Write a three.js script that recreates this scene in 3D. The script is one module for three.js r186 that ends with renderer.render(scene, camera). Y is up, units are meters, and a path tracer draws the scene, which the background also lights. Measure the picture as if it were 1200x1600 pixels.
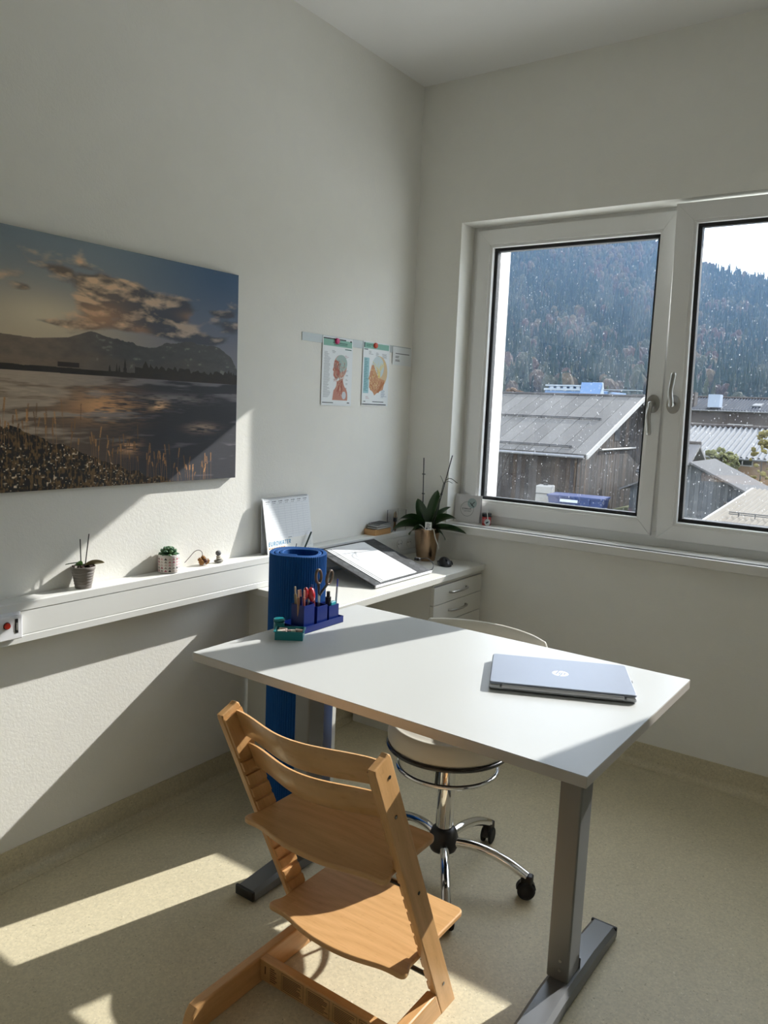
import * as THREE from 'three';
import { RoundedBoxGeometry } from 'three/addons/geometries/RoundedBoxGeometry.js';
import { mergeGeometries, mergeVertices, toCreasedNormals } from 'three/addons/utils/BufferGeometryUtils.js';

// ------------------------------------------------------------------ camera, sky, sun, exposure
const scene = new THREE.Scene();
const camera = new THREE.PerspectiveCamera(2 * Math.atan(800 / 1232.36) * 180 / Math.PI, 1200 / 1600, 0.05, 6000);
camera.position.set(2.1041, 1.4321, 3.2013);
camera.rotation.set(-0.1324, 0.6086, 0.0421, 'YXZ');
const renderer = new THREE.WebGLRenderer({ antialias: true });
renderer.toneMapping = THREE.LinearToneMapping;
renderer.toneMappingExposure = 1.62;
renderer.shadowMap.enabled = true;
renderer.shadowMap.type = THREE.PCFSoftShadowMap;

const SUN = new THREE.Vector3(0.295, 0.61, -1).normalize();
const sun = new THREE.DirectionalLight(new THREE.Color().setRGB(1, 0.985, 0.95), 4.9);
sun.position.copy(SUN).multiplyScalar(60).add(new THREE.Vector3(1, 0.5, 1.2));
sun.target.position.set(1, 0.5, 1.2);
sun.shadow.radius = 1;
sun.shadow.mapSize.set(4096, 4096);
Object.assign(sun.shadow.camera, { left: -6, right: 6, top: 6, bottom: -6, near: 1, far: 140 });
sun.name = 'sun';
scene.add(sun, sun.target);

// ------------------------------------------------------------------ noise
function rng(seed) { let s = seed | 0; return () => { s = (s + 0x6d2b79f5) | 0; let t = Math.imul(s ^ (s >>> 15), 1 | s); t = (t + Math.imul(t ^ (t >>> 7), 61 | t)) ^ t; return ((t ^ (t >>> 14)) >>> 0) / 4294967296; }; }
const hash = (x, y, s = 0) => { let h = Math.imul(x, 374761393) + Math.imul(y, 668265263) + Math.imul(s, 974711); h = Math.imul(h ^ (h >>> 13), 1274126177); return ((h ^ (h >>> 16)) >>> 0) / 4294967296; };
const mod = (a, n) => ((a % n) + n) % n;
// value noise, optionally periodic with period (px, py) cells
function vn(x, y, s = 0, px = 0, py = 0) {
  const ix = Math.floor(x), iy = Math.floor(y), fx = x - ix, fy = y - iy, u = fx * fx * (3 - 2 * fx), v = fy * fy * (3 - 2 * fy);
  const X0 = px ? mod(ix, px) : ix, X1 = px ? mod(ix + 1, px) : ix + 1, Y0 = py ? mod(iy, py) : iy, Y1 = py ? mod(iy + 1, py) : iy + 1;
  const a = hash(X0, Y0, s), b = hash(X1, Y0, s), c = hash(X0, Y1, s), d = hash(X1, Y1, s);
  return a + (b - a) * u + (c - a) * v + (a - b - c + d) * u * v;
}
function fbm(x, y, s = 0, o = 4, p = 0) { let t = 0, a = 0.5, n = 0; for (let i = 0; i < o; i++) { t += a * vn(x, y, s + i * 17, p, p); n += a; x *= 2; y *= 2; p *= 2; a *= 0.5; } return t / n; }
const clamp = (x, a = 0, b = 1) => Math.min(b, Math.max(a, x));
const sst = (a, b, x) => { const t = clamp((x - a) / (b - a)); return t * t * (3 - 2 * t); };
const mix = (a, b, t) => a + (b - a) * t;
const mix3 = (a, b, t) => [mix(a[0], b[0], t), mix(a[1], b[1], t), mix(a[2], b[2], t)];
const s2l = (c) => (c <= 0.04045 ? c / 12.92 : Math.pow((c + 0.055) / 1.055, 2.4));
const l2s = (c) => (c <= 0.0031308 ? c * 12.92 : 1.055 * Math.pow(c, 1 / 2.4) - 0.055);

// ------------------------------------------------------------------ sky: pale autumn sky with thin cloud, brighter round the sun
{
  const W = 1024, H = 512, d = new Float32Array(W * H * 4), K = 2.7;
  for (let j = 0; j < H; j++) for (let i = 0; i < W; i++) {
    const up = ((j + 0.5) / H - 0.5) * Math.PI, ro = ((i + 0.5) / W - 0.5) * 2 * Math.PI;
    const x = Math.cos(ro) * Math.cos(up), y = Math.sin(up), z = Math.sin(ro) * Math.cos(up);
    const cs = Math.max(0, x * SUN.x + y * SUN.y + z * SUN.z), h = Math.pow(1 - Math.max(0, y), 3);
    let c = mix3([0.60, 0.75, 0.97], [0.84, 0.93, 1.0], h);
    const k = 1 / (Math.max(y, 0.03) + 0.16), cl = sst(0.32, 0.72, fbm(x * k * 1.6 + 7, z * k * 1.6 + 3, 5, 5));
    c = mix3(c, [0.97, 0.985, 1.0], 0.7 * cl);
    const g = 1 + 0.35 * Math.pow(cs, 6);
    if (y < 0) c = [0.34, 0.34, 0.31];
    for (let q = 0; q < 3; q++) d[(j * W + i) * 4 + q] = c[q] * (y < 0 ? 1 : g) * K;
    d[(j * W + i) * 4 + 3] = 1;
  }
  const t = new THREE.DataTexture(d, W, H, THREE.RGBAFormat, THREE.FloatType);
  t.mapping = THREE.EquirectangularReflectionMapping; t.magFilter = THREE.LinearFilter; t.wrapS = THREE.RepeatWrapping; t.needsUpdate = true;
  scene.background = t; scene.environment = t;
  scene.fog = new THREE.FogExp2(new THREE.Color().setRGB(0.36, 0.63, 1.0), 0.0001);
}

// ------------------------------------------------------------------ textures
function dataTex(W, H, f, srgb) {
  const d = new Uint8Array(W * H * 4);
  for (let j = 0; j < H; j++) for (let i = 0; i < W; i++) { const c = f(i, j); const o = (j * W + i) * 4; if (typeof c === 'number') { d[o] = d[o + 1] = d[o + 2] = clamp(c) * 255; d[o + 3] = 255; } else { for (let q = 0; q < 3; q++) d[o + q] = clamp(c[q]) * 255; d[o + 3] = c.length > 3 ? clamp(c[3]) * 255 : 255; } }
  const t = new THREE.DataTexture(d, W, H); t.magFilter = THREE.LinearFilter; t.minFilter = THREE.LinearMipmapLinearFilter; t.generateMipmaps = true; t.wrapS = t.wrapT = THREE.RepeatWrapping;
  if (srgb) t.colorSpace = THREE.SRGBColorSpace; t.needsUpdate = true; return t;
}
function canvasTex(w, h, draw) {
  const c = document.createElement('canvas'); c.width = w; c.height = h; draw(c.getContext('2d'), w, h);
  const t = new THREE.CanvasTexture(c); t.colorSpace = THREE.SRGBColorSpace; t.magFilter = THREE.LinearFilter; return t;
}
const rep = (t, sx, sy = sx) => { const c = t.clone(); c.repeat.set(sx, sy); c.needsUpdate = true; return c; };
const lin = (r, g, b) => new THREE.Color().setRGB(r, g, b);
const std = (o) => new THREE.MeshStandardMaterial(o);
const phys = (o) => new THREE.MeshPhysicalMaterial(o);

// plaster: roller-painted fine grain, 0.5 m tile
const plasterBump = dataTex(512, 512, (i, j) => 0.55 * fbm(i / 512 * 64, j / 512 * 64, 3, 3, 64) + 0.45 * fbm(i / 512 * 150, j / 512 * 150, 9, 2, 150));
const plasterTone = dataTex(512, 512, (i, j) => { const v = 0.985 + 0.015 * fbm(i / 512 * 6, j / 512 * 6, 21, 4, 6); return [v, v, v * 0.997]; }, true);
// linoleum: fine flecks, 0.6 m tile
const lino = dataTex(1024, 1024, (i, j) => {
  const a = fbm(i / 1024 * 110, j / 1024 * 110, 31, 3, 110), b = vn(i / 1024 * 190, j / 1024 * 190, 47, 190, 190), c = vn(i / 1024 * 150, j / 1024 * 150, 53, 150, 150), e = fbm(i / 1024 * 5, j / 1024 * 5, 77, 3, 5);
  let col = [0.82, 0.78, 0.665]; const m = 0.93 + 0.13 * a + 0.04 * (e - 0.5);
  col = col.map((x) => x * m);
  if (b > 0.86) col = mix3(col, [0.62, 0.58, 0.47], sst(0.86, 0.97, b) * 0.75);
  if (c > 0.88) col = mix3(col, [0.95, 0.92, 0.84], sst(0.88, 0.97, c) * 0.6);
  return col;
}, true);
// beech: long pores and soft figure; u across, v along the grain; tile 0.4 x 0.8 m
function beechTex(seed, base, figure) {
  return dataTex(512, 1024, (i, j) => {
    const u = i / 512, v = j / 1024;
    const warp = fbm(u * 3, v * 2, seed, 3) * figure, r = Math.abs(((u + warp * 0.35) * 9 + 0.8 * vn(u * 4, v * 3, seed + 5)) % 1 - 0.5) * 2;
    const streak = vn(u * 90, v * 5, seed + 11), fine = vn(u * 256, v * 34, seed + 13), pore = sst(0.82, 0.95, vn(u * 230, v * 48, seed + 19));
    const t = 0.93 + 0.045 * r + 0.03 * streak + 0.025 * (fine - 0.5) - 0.045 * pore;
    return base.map((x, k) => x * (k === 2 ? t * t * 0.98 : k === 1 ? Math.pow(t, 1.3) : t));
  }, true);
}
const beechA = beechTex(101, [0.855, 0.665, 0.455], 0.5), beechB = beechTex(151, [0.865, 0.68, 0.475], 1.6);
const endGrain = dataTex(256, 256, (i, j) => { const t = 0.86 + 0.12 * vn(i / 256 * 40, j / 256 * 5, 7) + 0.06 * vn(i / 2, j / 2, 8); return [0.79 * t, 0.58 * t, 0.40 * t]; }, true);
const brushed = dataTex(256, 256, (i, j) => 0.5 + 0.35 * (vn(i / 256 * 200, j / 256 * 8, 61, 200, 8) - 0.5));

// ------------------------------------------------------------------ materials
const M = {
  wall: std({ color: lin(0.895, 0.88, 0.815), roughness: 0.92, map: rep(plasterTone, 1), bumpMap: rep(plasterBump, 1), bumpScale: 0.0005 }),
  ceiling: std({ color: lin(0.91, 0.90, 0.865), roughness: 0.95 }),
  floor: phys({ color: 0xffffff, map: lino, roughness: 0.42, specularIntensity: 0.6 }),
  outerWall: std({ color: lin(0.82, 0.81, 0.76), roughness: 0.95, bumpMap: rep(plasterBump, 1), bumpScale: 0.002 }),
  pvc: phys({ color: lin(0.87, 0.865, 0.835), roughness: 0.34, specularIntensity: 0.8 }),
  gasket: std({ color: lin(0.012, 0.013, 0.014), roughness: 0.6 }),
  sill: phys({ color: lin(0.76, 0.75, 0.70), roughness: 0.38 }),
  glass: phys({ color: 0xffffff, roughness: 0, transmission: 1, thickness: 0, ior: 1.5 }),
  satin: std({ color: lin(0.42, 0.41, 0.39), metalness: 1, roughness: 0.3 }),
  trunk: phys({ color: lin(0.76, 0.76, 0.72), roughness: 0.4 }),
  laminate: phys({ color: lin(0.56, 0.57, 0.55), roughness: 0.36, specularIntensity: 0.7 }),
  edge: phys({ color: lin(0.55, 0.51, 0.46), roughness: 0.42 }),
  work: phys({ color: lin(0.72, 0.71, 0.65), roughness: 0.4 }),
  front: phys({ color: lin(0.70, 0.685, 0.625), roughness: 0.42 }),
  silver: std({ color: lin(0.20, 0.205, 0.21), metalness: 0.55, roughness: 0.42 }),
  blackPlastic: phys({ color: lin(0.014, 0.014, 0.015), roughness: 0.42 }),
  rubber: std({ color: lin(0.02, 0.02, 0.021), roughness: 0.8 }),
  chrome: std({ color: lin(0.80, 0.80, 0.80), metalness: 1, roughness: 0.06 }),
  blackSteel: phys({ color: lin(0.016, 0.016, 0.016), roughness: 0.25, clearcoat: 0.5 }),
  vinyl: phys({ color: lin(0.73, 0.70, 0.60), roughness: 0.42 }),
  wood: phys({ color: 0xffffff, map: rep(beechA, 1 / 0.4, 1 / 0.8), roughness: 0.42, clearcoat: 0.25, clearcoatRoughness: 0.3 }),
  plate: phys({ color: 0xffffff, map: rep(beechB, 1 / 0.4, 1 / 0.8), roughness: 0.36, clearcoat: 0.35, clearcoatRoughness: 0.25 }),
  endGrain: phys({ color: 0xffffff, map: rep(endGrain, 8), roughness: 0.5 }),
  mat: phys({ color: lin(0.002, 0.068, 0.25), roughness: 0.75, specularIntensity: 0.5 }),
};

// ------------------------------------------------------------------ helpers
const taken = new Map();
function numbered(n) { const k = taken.get(n) ?? 0; taken.set(n, k + 1); return k ? `${n}_${String(k).padStart(3, '0')}` : n; }
function thing(name, label, category, pos = [0, 0, 0], turn = 0, group) {
  const o = new THREE.Group(); o.name = numbered(name); o.position.set(...pos); o.rotation.y = turn; o.userData = { label, category }; if (group) o.userData.group = group; scene.add(o); return o;
}
function struct(name, label, category, geo, mat) {
  const o = geo ? new THREE.Mesh(geo, mat) : new THREE.Group(); o.name = name; o.userData = { kind: 'structure', label, category }; scene.add(o); return o;
}
function part(name, geo, mat, parent) { const m = new THREE.Mesh(geo, mat); m.name = name; parent.add(m); return m; }
function single(name, label, category, geo, mat, pos = [0, 0, 0], turn = 0, group) {
  const m = new THREE.Mesh(geo, mat); m.name = numbered(name); m.position.set(...pos); m.rotation.y = turn; m.userData = { label, category }; if (group) m.userData.group = group; scene.add(m); return m;
}
const clean = (g) => { g = g.index ? g.toNonIndexed() : g; for (const k of Object.keys(g.attributes)) if (!['position', 'normal', 'uv', 'color'].includes(k)) g.deleteAttribute(k); if (!g.attributes.uv) g.setAttribute('uv', new THREE.BufferAttribute(new Float32Array(g.attributes.position.count * 2), 2)); g.clearGroups(); return g; };
const merge = (...a) => mergeGeometries(a.flat().map(clean));
// box from corner to corner, rounded by r
function bx(x0, x1, y0, y1, z0, z1, r = 0, seg = 2) {
  const g = r ? new RoundedBoxGeometry(x1 - x0, y1 - y0, z1 - z0, seg, r) : new THREE.BoxGeometry(x1 - x0, y1 - y0, z1 - z0);
  g.translate((x0 + x1) / 2, (y0 + y1) / 2, (z0 + z1) / 2); return g;
}
// uv in metres from the position, by the way each face points; long = index of the grain axis (v runs along it)
function uvM(g, long = 1, k = 1, off = 0) {
  g = clean(g); const p = g.attributes.position, uv = g.attributes.uv, a = new THREE.Vector3(), b = new THREE.Vector3(), c = new THREE.Vector3();
  for (let i = 0; i < p.count; i += 3) {
    a.fromBufferAttribute(p, i); b.fromBufferAttribute(p, i + 1); c.fromBufferAttribute(p, i + 2);
    const n = b.clone().sub(a).cross(c.clone().sub(a)).toArray().map(Math.abs), ax = n.indexOf(Math.max(...n));
    let V = long, U; if (ax === long) { V = (long + 1) % 3; U = (long + 2) % 3; } else U = 3 - ax - long;
    [a, b, c].forEach((q, t) => { const w = q.toArray(); uv.setXY(i + t, w[U] * k + off + ax * 0.17, w[V] * k + off * 0.7); });
  }
  return g;
}
const at = (g, x, y, z, rx = 0, ry = 0, rz = 0) => { if (rx) g.rotateX(rx); if (ry) g.rotateY(ry); if (rz) g.rotateZ(rz); return g.translate(x, y, z); };
function cyl(r0, r1, h, seg = 24, open = false) { return new THREE.CylinderGeometry(r1, r0, h, seg, 1, open); }   // r0 bottom, r1 top
function bar(a, b, r, seg = 12) { const A = new THREE.Vector3(...a), B = new THREE.Vector3(...b), d = B.clone().sub(A), g = new THREE.CylinderGeometry(r, r, d.length(), seg); g.applyQuaternion(new THREE.Quaternion().setFromUnitVectors(new THREE.Vector3(0, 1, 0), d.normalize())); return g.translate((A.x + B.x) / 2, (A.y + B.y) / 2, (A.z + B.z) / 2); }
function tube(pts, r, n = 24, seg = 8, closed = false) { return new THREE.TubeGeometry(new THREE.CatmullRomCurve3(pts.map((p) => new THREE.Vector3(...p)), closed), n, r, seg, closed); }
const lathe = (pts, seg = 40) => new THREE.LatheGeometry(pts.map((p) => new THREE.Vector2(...p)), seg);
// polygon in the (z, y) plane extruded along x from x0 to x1
function exZY(pts, x0, x1, bevel = 0, curve = 1) {
  const s = new THREE.Shape(pts.map(([z, y]) => new THREE.Vector2(-z, y)));
  const g = new THREE.ExtrudeGeometry(s, { depth: x1 - x0 - 2 * bevel, bevelEnabled: bevel > 0, bevelThickness: bevel, bevelSize: bevel, bevelOffset: -bevel, bevelSegments: 2, curveSegments: 8 });
  g.translate(0, 0, bevel); g.rotateY(Math.PI / 2); g.translate(x0, 0, 0); return g;   // shape x -> -z, so -z -> z
}
// outline in the (x, z) plane extruded up from y0 to y1
function exXZ(shape, y0, y1, bevel = 0, seg = 2) {
  const g = new THREE.ExtrudeGeometry(shape, { depth: y1 - y0 - 2 * bevel, bevelEnabled: bevel > 0, bevelThickness: bevel, bevelSize: bevel, bevelOffset: -bevel, bevelSegments: seg, curveSegments: 10 });
  g.translate(0, 0, bevel); g.rotateX(Math.PI / 2); g.translate(0, y1, 0); return g;   // shape (x, y) -> (x, z)
}
const rrect = (x0, x1, y0, y1, r) => { const s = new THREE.Shape(); s.moveTo(x0 + r, y0); s.lineTo(x1 - r, y0); s.quadraticCurveTo(x1, y0, x1, y0 + r); s.lineTo(x1, y1 - r); s.quadraticCurveTo(x1, y1, x1 - r, y1); s.lineTo(x0 + r, y1); s.quadraticCurveTo(x0, y1, x0, y1 - r); s.lineTo(x0, y0 + r); s.quadraticCurveTo(x0, y0, x0 + r, y0); return s; };
const plane = (w, h) => new THREE.PlaneGeometry(w, h);

// ------------------------------------------------------------------ room shell
const RX = 2.75, RZ = 3.65, HC = 2.8872, T = 0.2;
struct('floor', 'beige flecked linoleum floor of the room', 'floor', uvM(bx(-0.3, RX + T, -T, 0, -0.42, RZ + T), 2, 1 / 0.6), M.floor);
struct('ceiling', 'plain white ceiling above the window corner', 'ceiling', bx(-0.3, RX + T, HC, HC + T, -0.42, RZ + T), M.ceiling);
struct('wall_left', 'white plastered wall behind the landscape picture', 'wall', uvM(bx(-0.3, 0, 0, HC, -0.42, RZ + T), 1, 2), M.wall);
struct('wall_right', 'white plastered wall opposite the picture wall', 'wall', uvM(bx(RX, RX + T, 0, HC, -0.42, RZ + T), 1, 2), M.wall);
struct('wall_front', 'white plastered wall opposite the window', 'wall', uvM(bx(0, RX, 0, HC, RZ, RZ + T), 1, 2), M.wall);
{
  const L = 0.235, R = 2.235, B = 0.865, TP = 2.267, zi = -0.12, oL = 0.275, oR = 2.21, oB = 0.91, oT = 2.315, zo = -0.42;
  const ring = (l, r, b, t, z0, z1) => [bx(0, l, 0, HC, z0, z1), bx(r, RX, 0, HC, z0, z1), bx(l, r, 0, b, z0, z1), bx(l, r, t, HC, z0, z1)];
  const w = struct('wall_back', 'white wall with the two-sash window', 'wall', uvM(merge(ring(L, R, B, TP, zi, 0)), 1, 2), M.wall);
  part('outer_leaf', uvM(merge(ring(oL, oR, oB, oT, zo, zi)), 1, 2), M.outerWall, w);
  part('outer_sill', merge(bx(oL, oR, 0.905, 0.93, -0.47, -0.2)), M.satin, w);
}
// coved linoleum skirting
function skirting(name, label, len, place) {
  const h = 0.096, r = 0.028, t = 0.004, P = [[0, h], [t, h], [t, r]];
  for (let k = 1; k <= 6; k++) { const a = k / 6 * Math.PI / 2; P.push([t + r - r * Math.cos(a), r - r * Math.sin(a) + 0.0012]); }
  P.push([t + r + 0.012, 0.0012], [t + r + 0.012, 0], [0, 0]);
  const s = new THREE.Shape(P.map((p) => new THREE.Vector2(...p))), g = new THREE.ExtrudeGeometry(s, { depth: len, bevelEnabled: false });
  place(g); const o = struct(name, label, 'skirting', uvM(g, 2, 1 / 0.6), M.floor);
  return o;
}
skirting('baseboard_left', 'coved beige linoleum skirting along the picture wall', RZ, (g) => g);
skirting('baseboard_back', 'coved beige linoleum skirting along the window wall', RX, (g) => { g.rotateY(-Math.PI / 2); g.translate(RX, 0, 0); });

// ------------------------------------------------------------------ window
// one mitred bar of a rectangular frame: side 0 bottom, 1 right, 2 top, 3 left; outer and inner rectangles, z from back to front
function mitred(o, i, side, z0, z1) {
  const O = [[o[0], o[2]], [o[1], o[2]], [o[1], o[3]], [o[0], o[3]]], I = [[i[0], i[2]], [i[1], i[2]], [i[1], i[3]], [i[0], i[3]]];
  const a = side, b = (side + 1) % 4, s = new THREE.Shape([O[a], O[b], I[b], I[a]].map((p) => new THREE.Vector2(...p))), e = 0.0025;
  const g = new THREE.ExtrudeGeometry(s, { depth: z1 - z0 - 2 * e, bevelEnabled: true, bevelThickness: e, bevelSize: e, bevelOffset: -e * 0.9, bevelSegments: 2 });
  return g.translate(0, 0, z0 + e);
}
// dust and dried rain on the panes: specks, runs and a thin patchy film, all with their own outline
function dustTex(seed) {
  const W = 768, H = 1024, a = new Float32Array(W * H), r = rng(seed);
  for (let j = 0; j < H; j++) for (let i = 0; i < W; i++) { const f = fbm(i / 90, j / 140, seed, 4); a[j * W + i] = 0.005 + 0.025 * sst(0.42, 0.75, f); }
  for (let k = 0; k < 4600; k++) { const x = r() * W, y = r() * H, q = 0.75 + 1.25 * Math.pow(r(), 3), v = 0.18 + 0.55 * r() * r(), l = 1 + 0.9 * r(); for (let dy = -4; dy <= 4; dy++) for (let dx = -3; dx <= 3; dx++) { const X = Math.round(x) + dx, Y = Math.round(y) + dy; if (X < 0 || Y < 0 || X >= W || Y >= H) continue; const d = Math.hypot(dx + Math.round(x) - x, (dy + Math.round(y) - y) / l); if (d < q) a[Y * W + X] = Math.max(a[Y * W + X], v * clamp((q - d) * 2)); } }
  return dataTex(W, H, (i, j) => a[j * W + i]);
}
const dustMat = (seed) => phys({ color: lin(0.86, 0.88, 0.9), roughness: 1, transparent: true, alphaMap: dustTex(seed), transmission: 0.5, thickness: 0, side: THREE.DoubleSide });
const win1 = struct('window_1', 'white plastic window frame with the closed sash', 'window');
{
  const fr = [[0.250, 2.222, 0.895, 2.30], [0.315, 2.157, 0.965, 2.235]];
  for (let s = 0; s < 4; s++) part('frame_bar', mitred(fr[0], fr[1], s, -0.19, -0.115), M.pvc, win1);
  part('mullion', bx(1.13, 1.21, 0.96, 2.24, -0.185, -0.117, 0.002), M.pvc, win1);
}
function sash(parent, o, gl, zf, dustSeed) {
  // o outer, gl clear glass rectangle, zf front face
  for (let s = 0; s < 4; s++) part(s % 2 ? 'stile' : 'rail', mitred(o, [gl[0] - 0.012, gl[1] + 0.012, gl[2] - 0.012, gl[3] + 0.012], s, zf - 0.068, zf), M.pvc, parent);
  for (let s = 0; s < 4; s++) part('glazing_bead', mitred([gl[0] - 0.0125, gl[1] + 0.0125, gl[2] - 0.0125, gl[3] + 0.0125], gl, s, zf - 0.03, zf - 0.006), M.pvc, parent);
  const e = 0.0145;
  part('gasket', merge([0, 1, 2, 3].map((s) => mitred([gl[0] - 0.004, gl[1] + 0.004, gl[2] - 0.004, gl[3] + 0.004], [gl[0] + e, gl[1] - e, gl[2] + e, gl[3] - e], s, zf - 0.064, zf - 0.0305))), M.gasket, parent);
  const w = gl[1] - gl[0], h = gl[3] - gl[2], cx = (gl[0] + gl[1]) / 2, cy = (gl[2] + gl[3]) / 2;
  const pane = part('glass_pane', plane(w, h).translate(cx, cy, zf - 0.04), M.glass, parent);
  part('dust', plane(w - 2 * e, h - 2 * e).translate(cx, cy, zf - 0.044), dustMat(dustSeed), pane);
}
function windowHandle(x, y, z, up) {
  const rose = merge(at(new THREE.CylinderGeometry(0.5, 0.5, 1, 32).scale(0.052, 0.010, 0.074), 0, 0, 0.005, Math.PI / 2), at(cyl(0.0105, 0.0105, 0.03, 20), 0, 0, 0.02, Math.PI / 2));
  const s = up ? 1 : -1, lev = tube([[0, 0, 0.038], [0.001, 0.012 * s, 0.043], [-0.003, 0.05 * s, 0.046], [0.001, 0.09 * s, 0.043], [0.004, 0.118 * s, 0.042]], 0.0098, 30, 12).scale(1, 1, 1);
  const g = new THREE.Group(); g.position.set(x, y, z); return { g, rose, lev: merge(lev, at(new THREE.SphereGeometry(0.0105, 16, 12), 0, 0, 0.038), at(new THREE.SphereGeometry(0.0098, 12, 10), 0.004, 0.118 * s, 0.042)) };
}
sash(win1, [0.268, 1.157, 0.947, 2.249], [0.342, 1.094, 1.0175, 2.17], -0.10, 7);
{
  const h = windowHandle(1.125, 1.49, -0.1, false); const r = part('handle', h.rose, M.satin, win1); r.position.copy(h.g.position); part('lever', h.lev, M.satin, r);
}
const win2 = struct('window_2', 'white window sash tilted inward at the top', 'window');
win2.position.set(0, 0.94, -0.10); win2.rotation.x = Math.atan2(0.105, 1.31);
sash(win2, [1.181, 2.155, 0, 1.312], [1.259, 2.077, 0.073, 1.236], 0, 23);
{
  const h = windowHandle(1.218, 0.552, 0, true); const r = part('handle', h.rose, M.satin, win2); r.position.copy(h.g.position); part('lever', h.lev, M.satin, r);
}
struct('trim_1', 'cream window sill board with rounded nosing', 'sill', merge(bx(0.2355, 2.2345, 0.868, 0.905, -0.114, 0.03), bx(0.205, 2.265, 0.866, 0.905, 0.001, 0.048, 0.006, 3)), M.sill);
// ------------------------------------------------------------------ table
{
  const t = thing('desk', 'white rectangular desk on two grey T-shaped legs', 'desk', [0.4971, 0, 1.0384], -0.0098);
  const W = 1.129, D = 0.735, H = 0.7429;
  part('tabletop', bx(0, W, H - 0.0015, H, 0, D), M.laminate, t);
  part('edge_band', bx(-0.0006, W + 0.0006, H - 0.025, H - 0.0012, -0.0006, D + 0.0006, 0.0016, 2), M.edge, t);
  for (const [cx, fx] of [[0.125, 0.108], [0.981, 0.989]]) {
    const col = part('column', bx(cx - 0.0285, cx + 0.0285, 0.045, 0.705, 0.345, 0.418, 0.005), M.silver, t);
    part('base_collar', bx(cx - 0.031, cx + 0.031, 0.044, 0.075, 0.3425, 0.3445, 0.0008), M.silver, col);
    for (const y of [0.075, 0.1]) part('screw', at(cyl(0.004, 0.004, 0.003, 12), cx + 0.006, y, 0.419, Math.PI / 2), M.satin, col);
    // flattened foot tube: lower towards its ends, chamfered along the top
    const y1 = 0.047, yE = 0.034, w = 0.0365, z0 = 0.110, z1 = 0.622, sec = (z, y) => [[-w, 0.006, z], [-w, y - 0.010, z], [-w + 0.010, y, z], [w - 0.010, y, z], [w, y - 0.010, z], [w, 0.006, z]];
    const rows = [sec(z0, yE), sec(z0 + 0.15, y1), sec(z1 - 0.15, y1), sec(z1, yE)], pos = [];
    for (let k = 0; k < 3; k++) for (let q = 0; q < 6; q++) { const a = rows[k][q], b = rows[k][(q + 1) % 6], c = rows[k + 1][(q + 1) % 6], d = rows[k + 1][q]; pos.push(...a, ...d, ...c, ...a, ...c, ...b); }
    const g = new THREE.BufferGeometry(); g.setAttribute('position', new THREE.Float32BufferAttribute(pos, 3)); g.computeVertexNormals(); g.translate(fx, 0, 0);
    const foot = part('foot', toCreasedNormals(g, 0.3), M.silver, t);
    for (const [za, zb] of [[z0 - 0.008, z0 + 0.002], [z1 - 0.002, z1 + 0.008]]) part('end_cap', bx(fx - w, fx + w, 0.004, yE, za, zb, 0.0035), M.blackPlastic, foot);
    for (const zz of [z0 + 0.04, z1 - 0.04]) part('glide', at(cyl(0.02, 0.02, 0.007, 20), fx, 0.0035, zz), M.rubber, foot);
    part('bracket', bx(cx - 0.03, cx + 0.03, 0.70, H - 0.025, 0.06, 0.675, 0.004), M.silver, t);
  }
  part('crossbeam', bx(0.16, 0.96, 0.665, 0.705, 0.36, 0.40, 0.003), M.silver, t);
}
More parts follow.
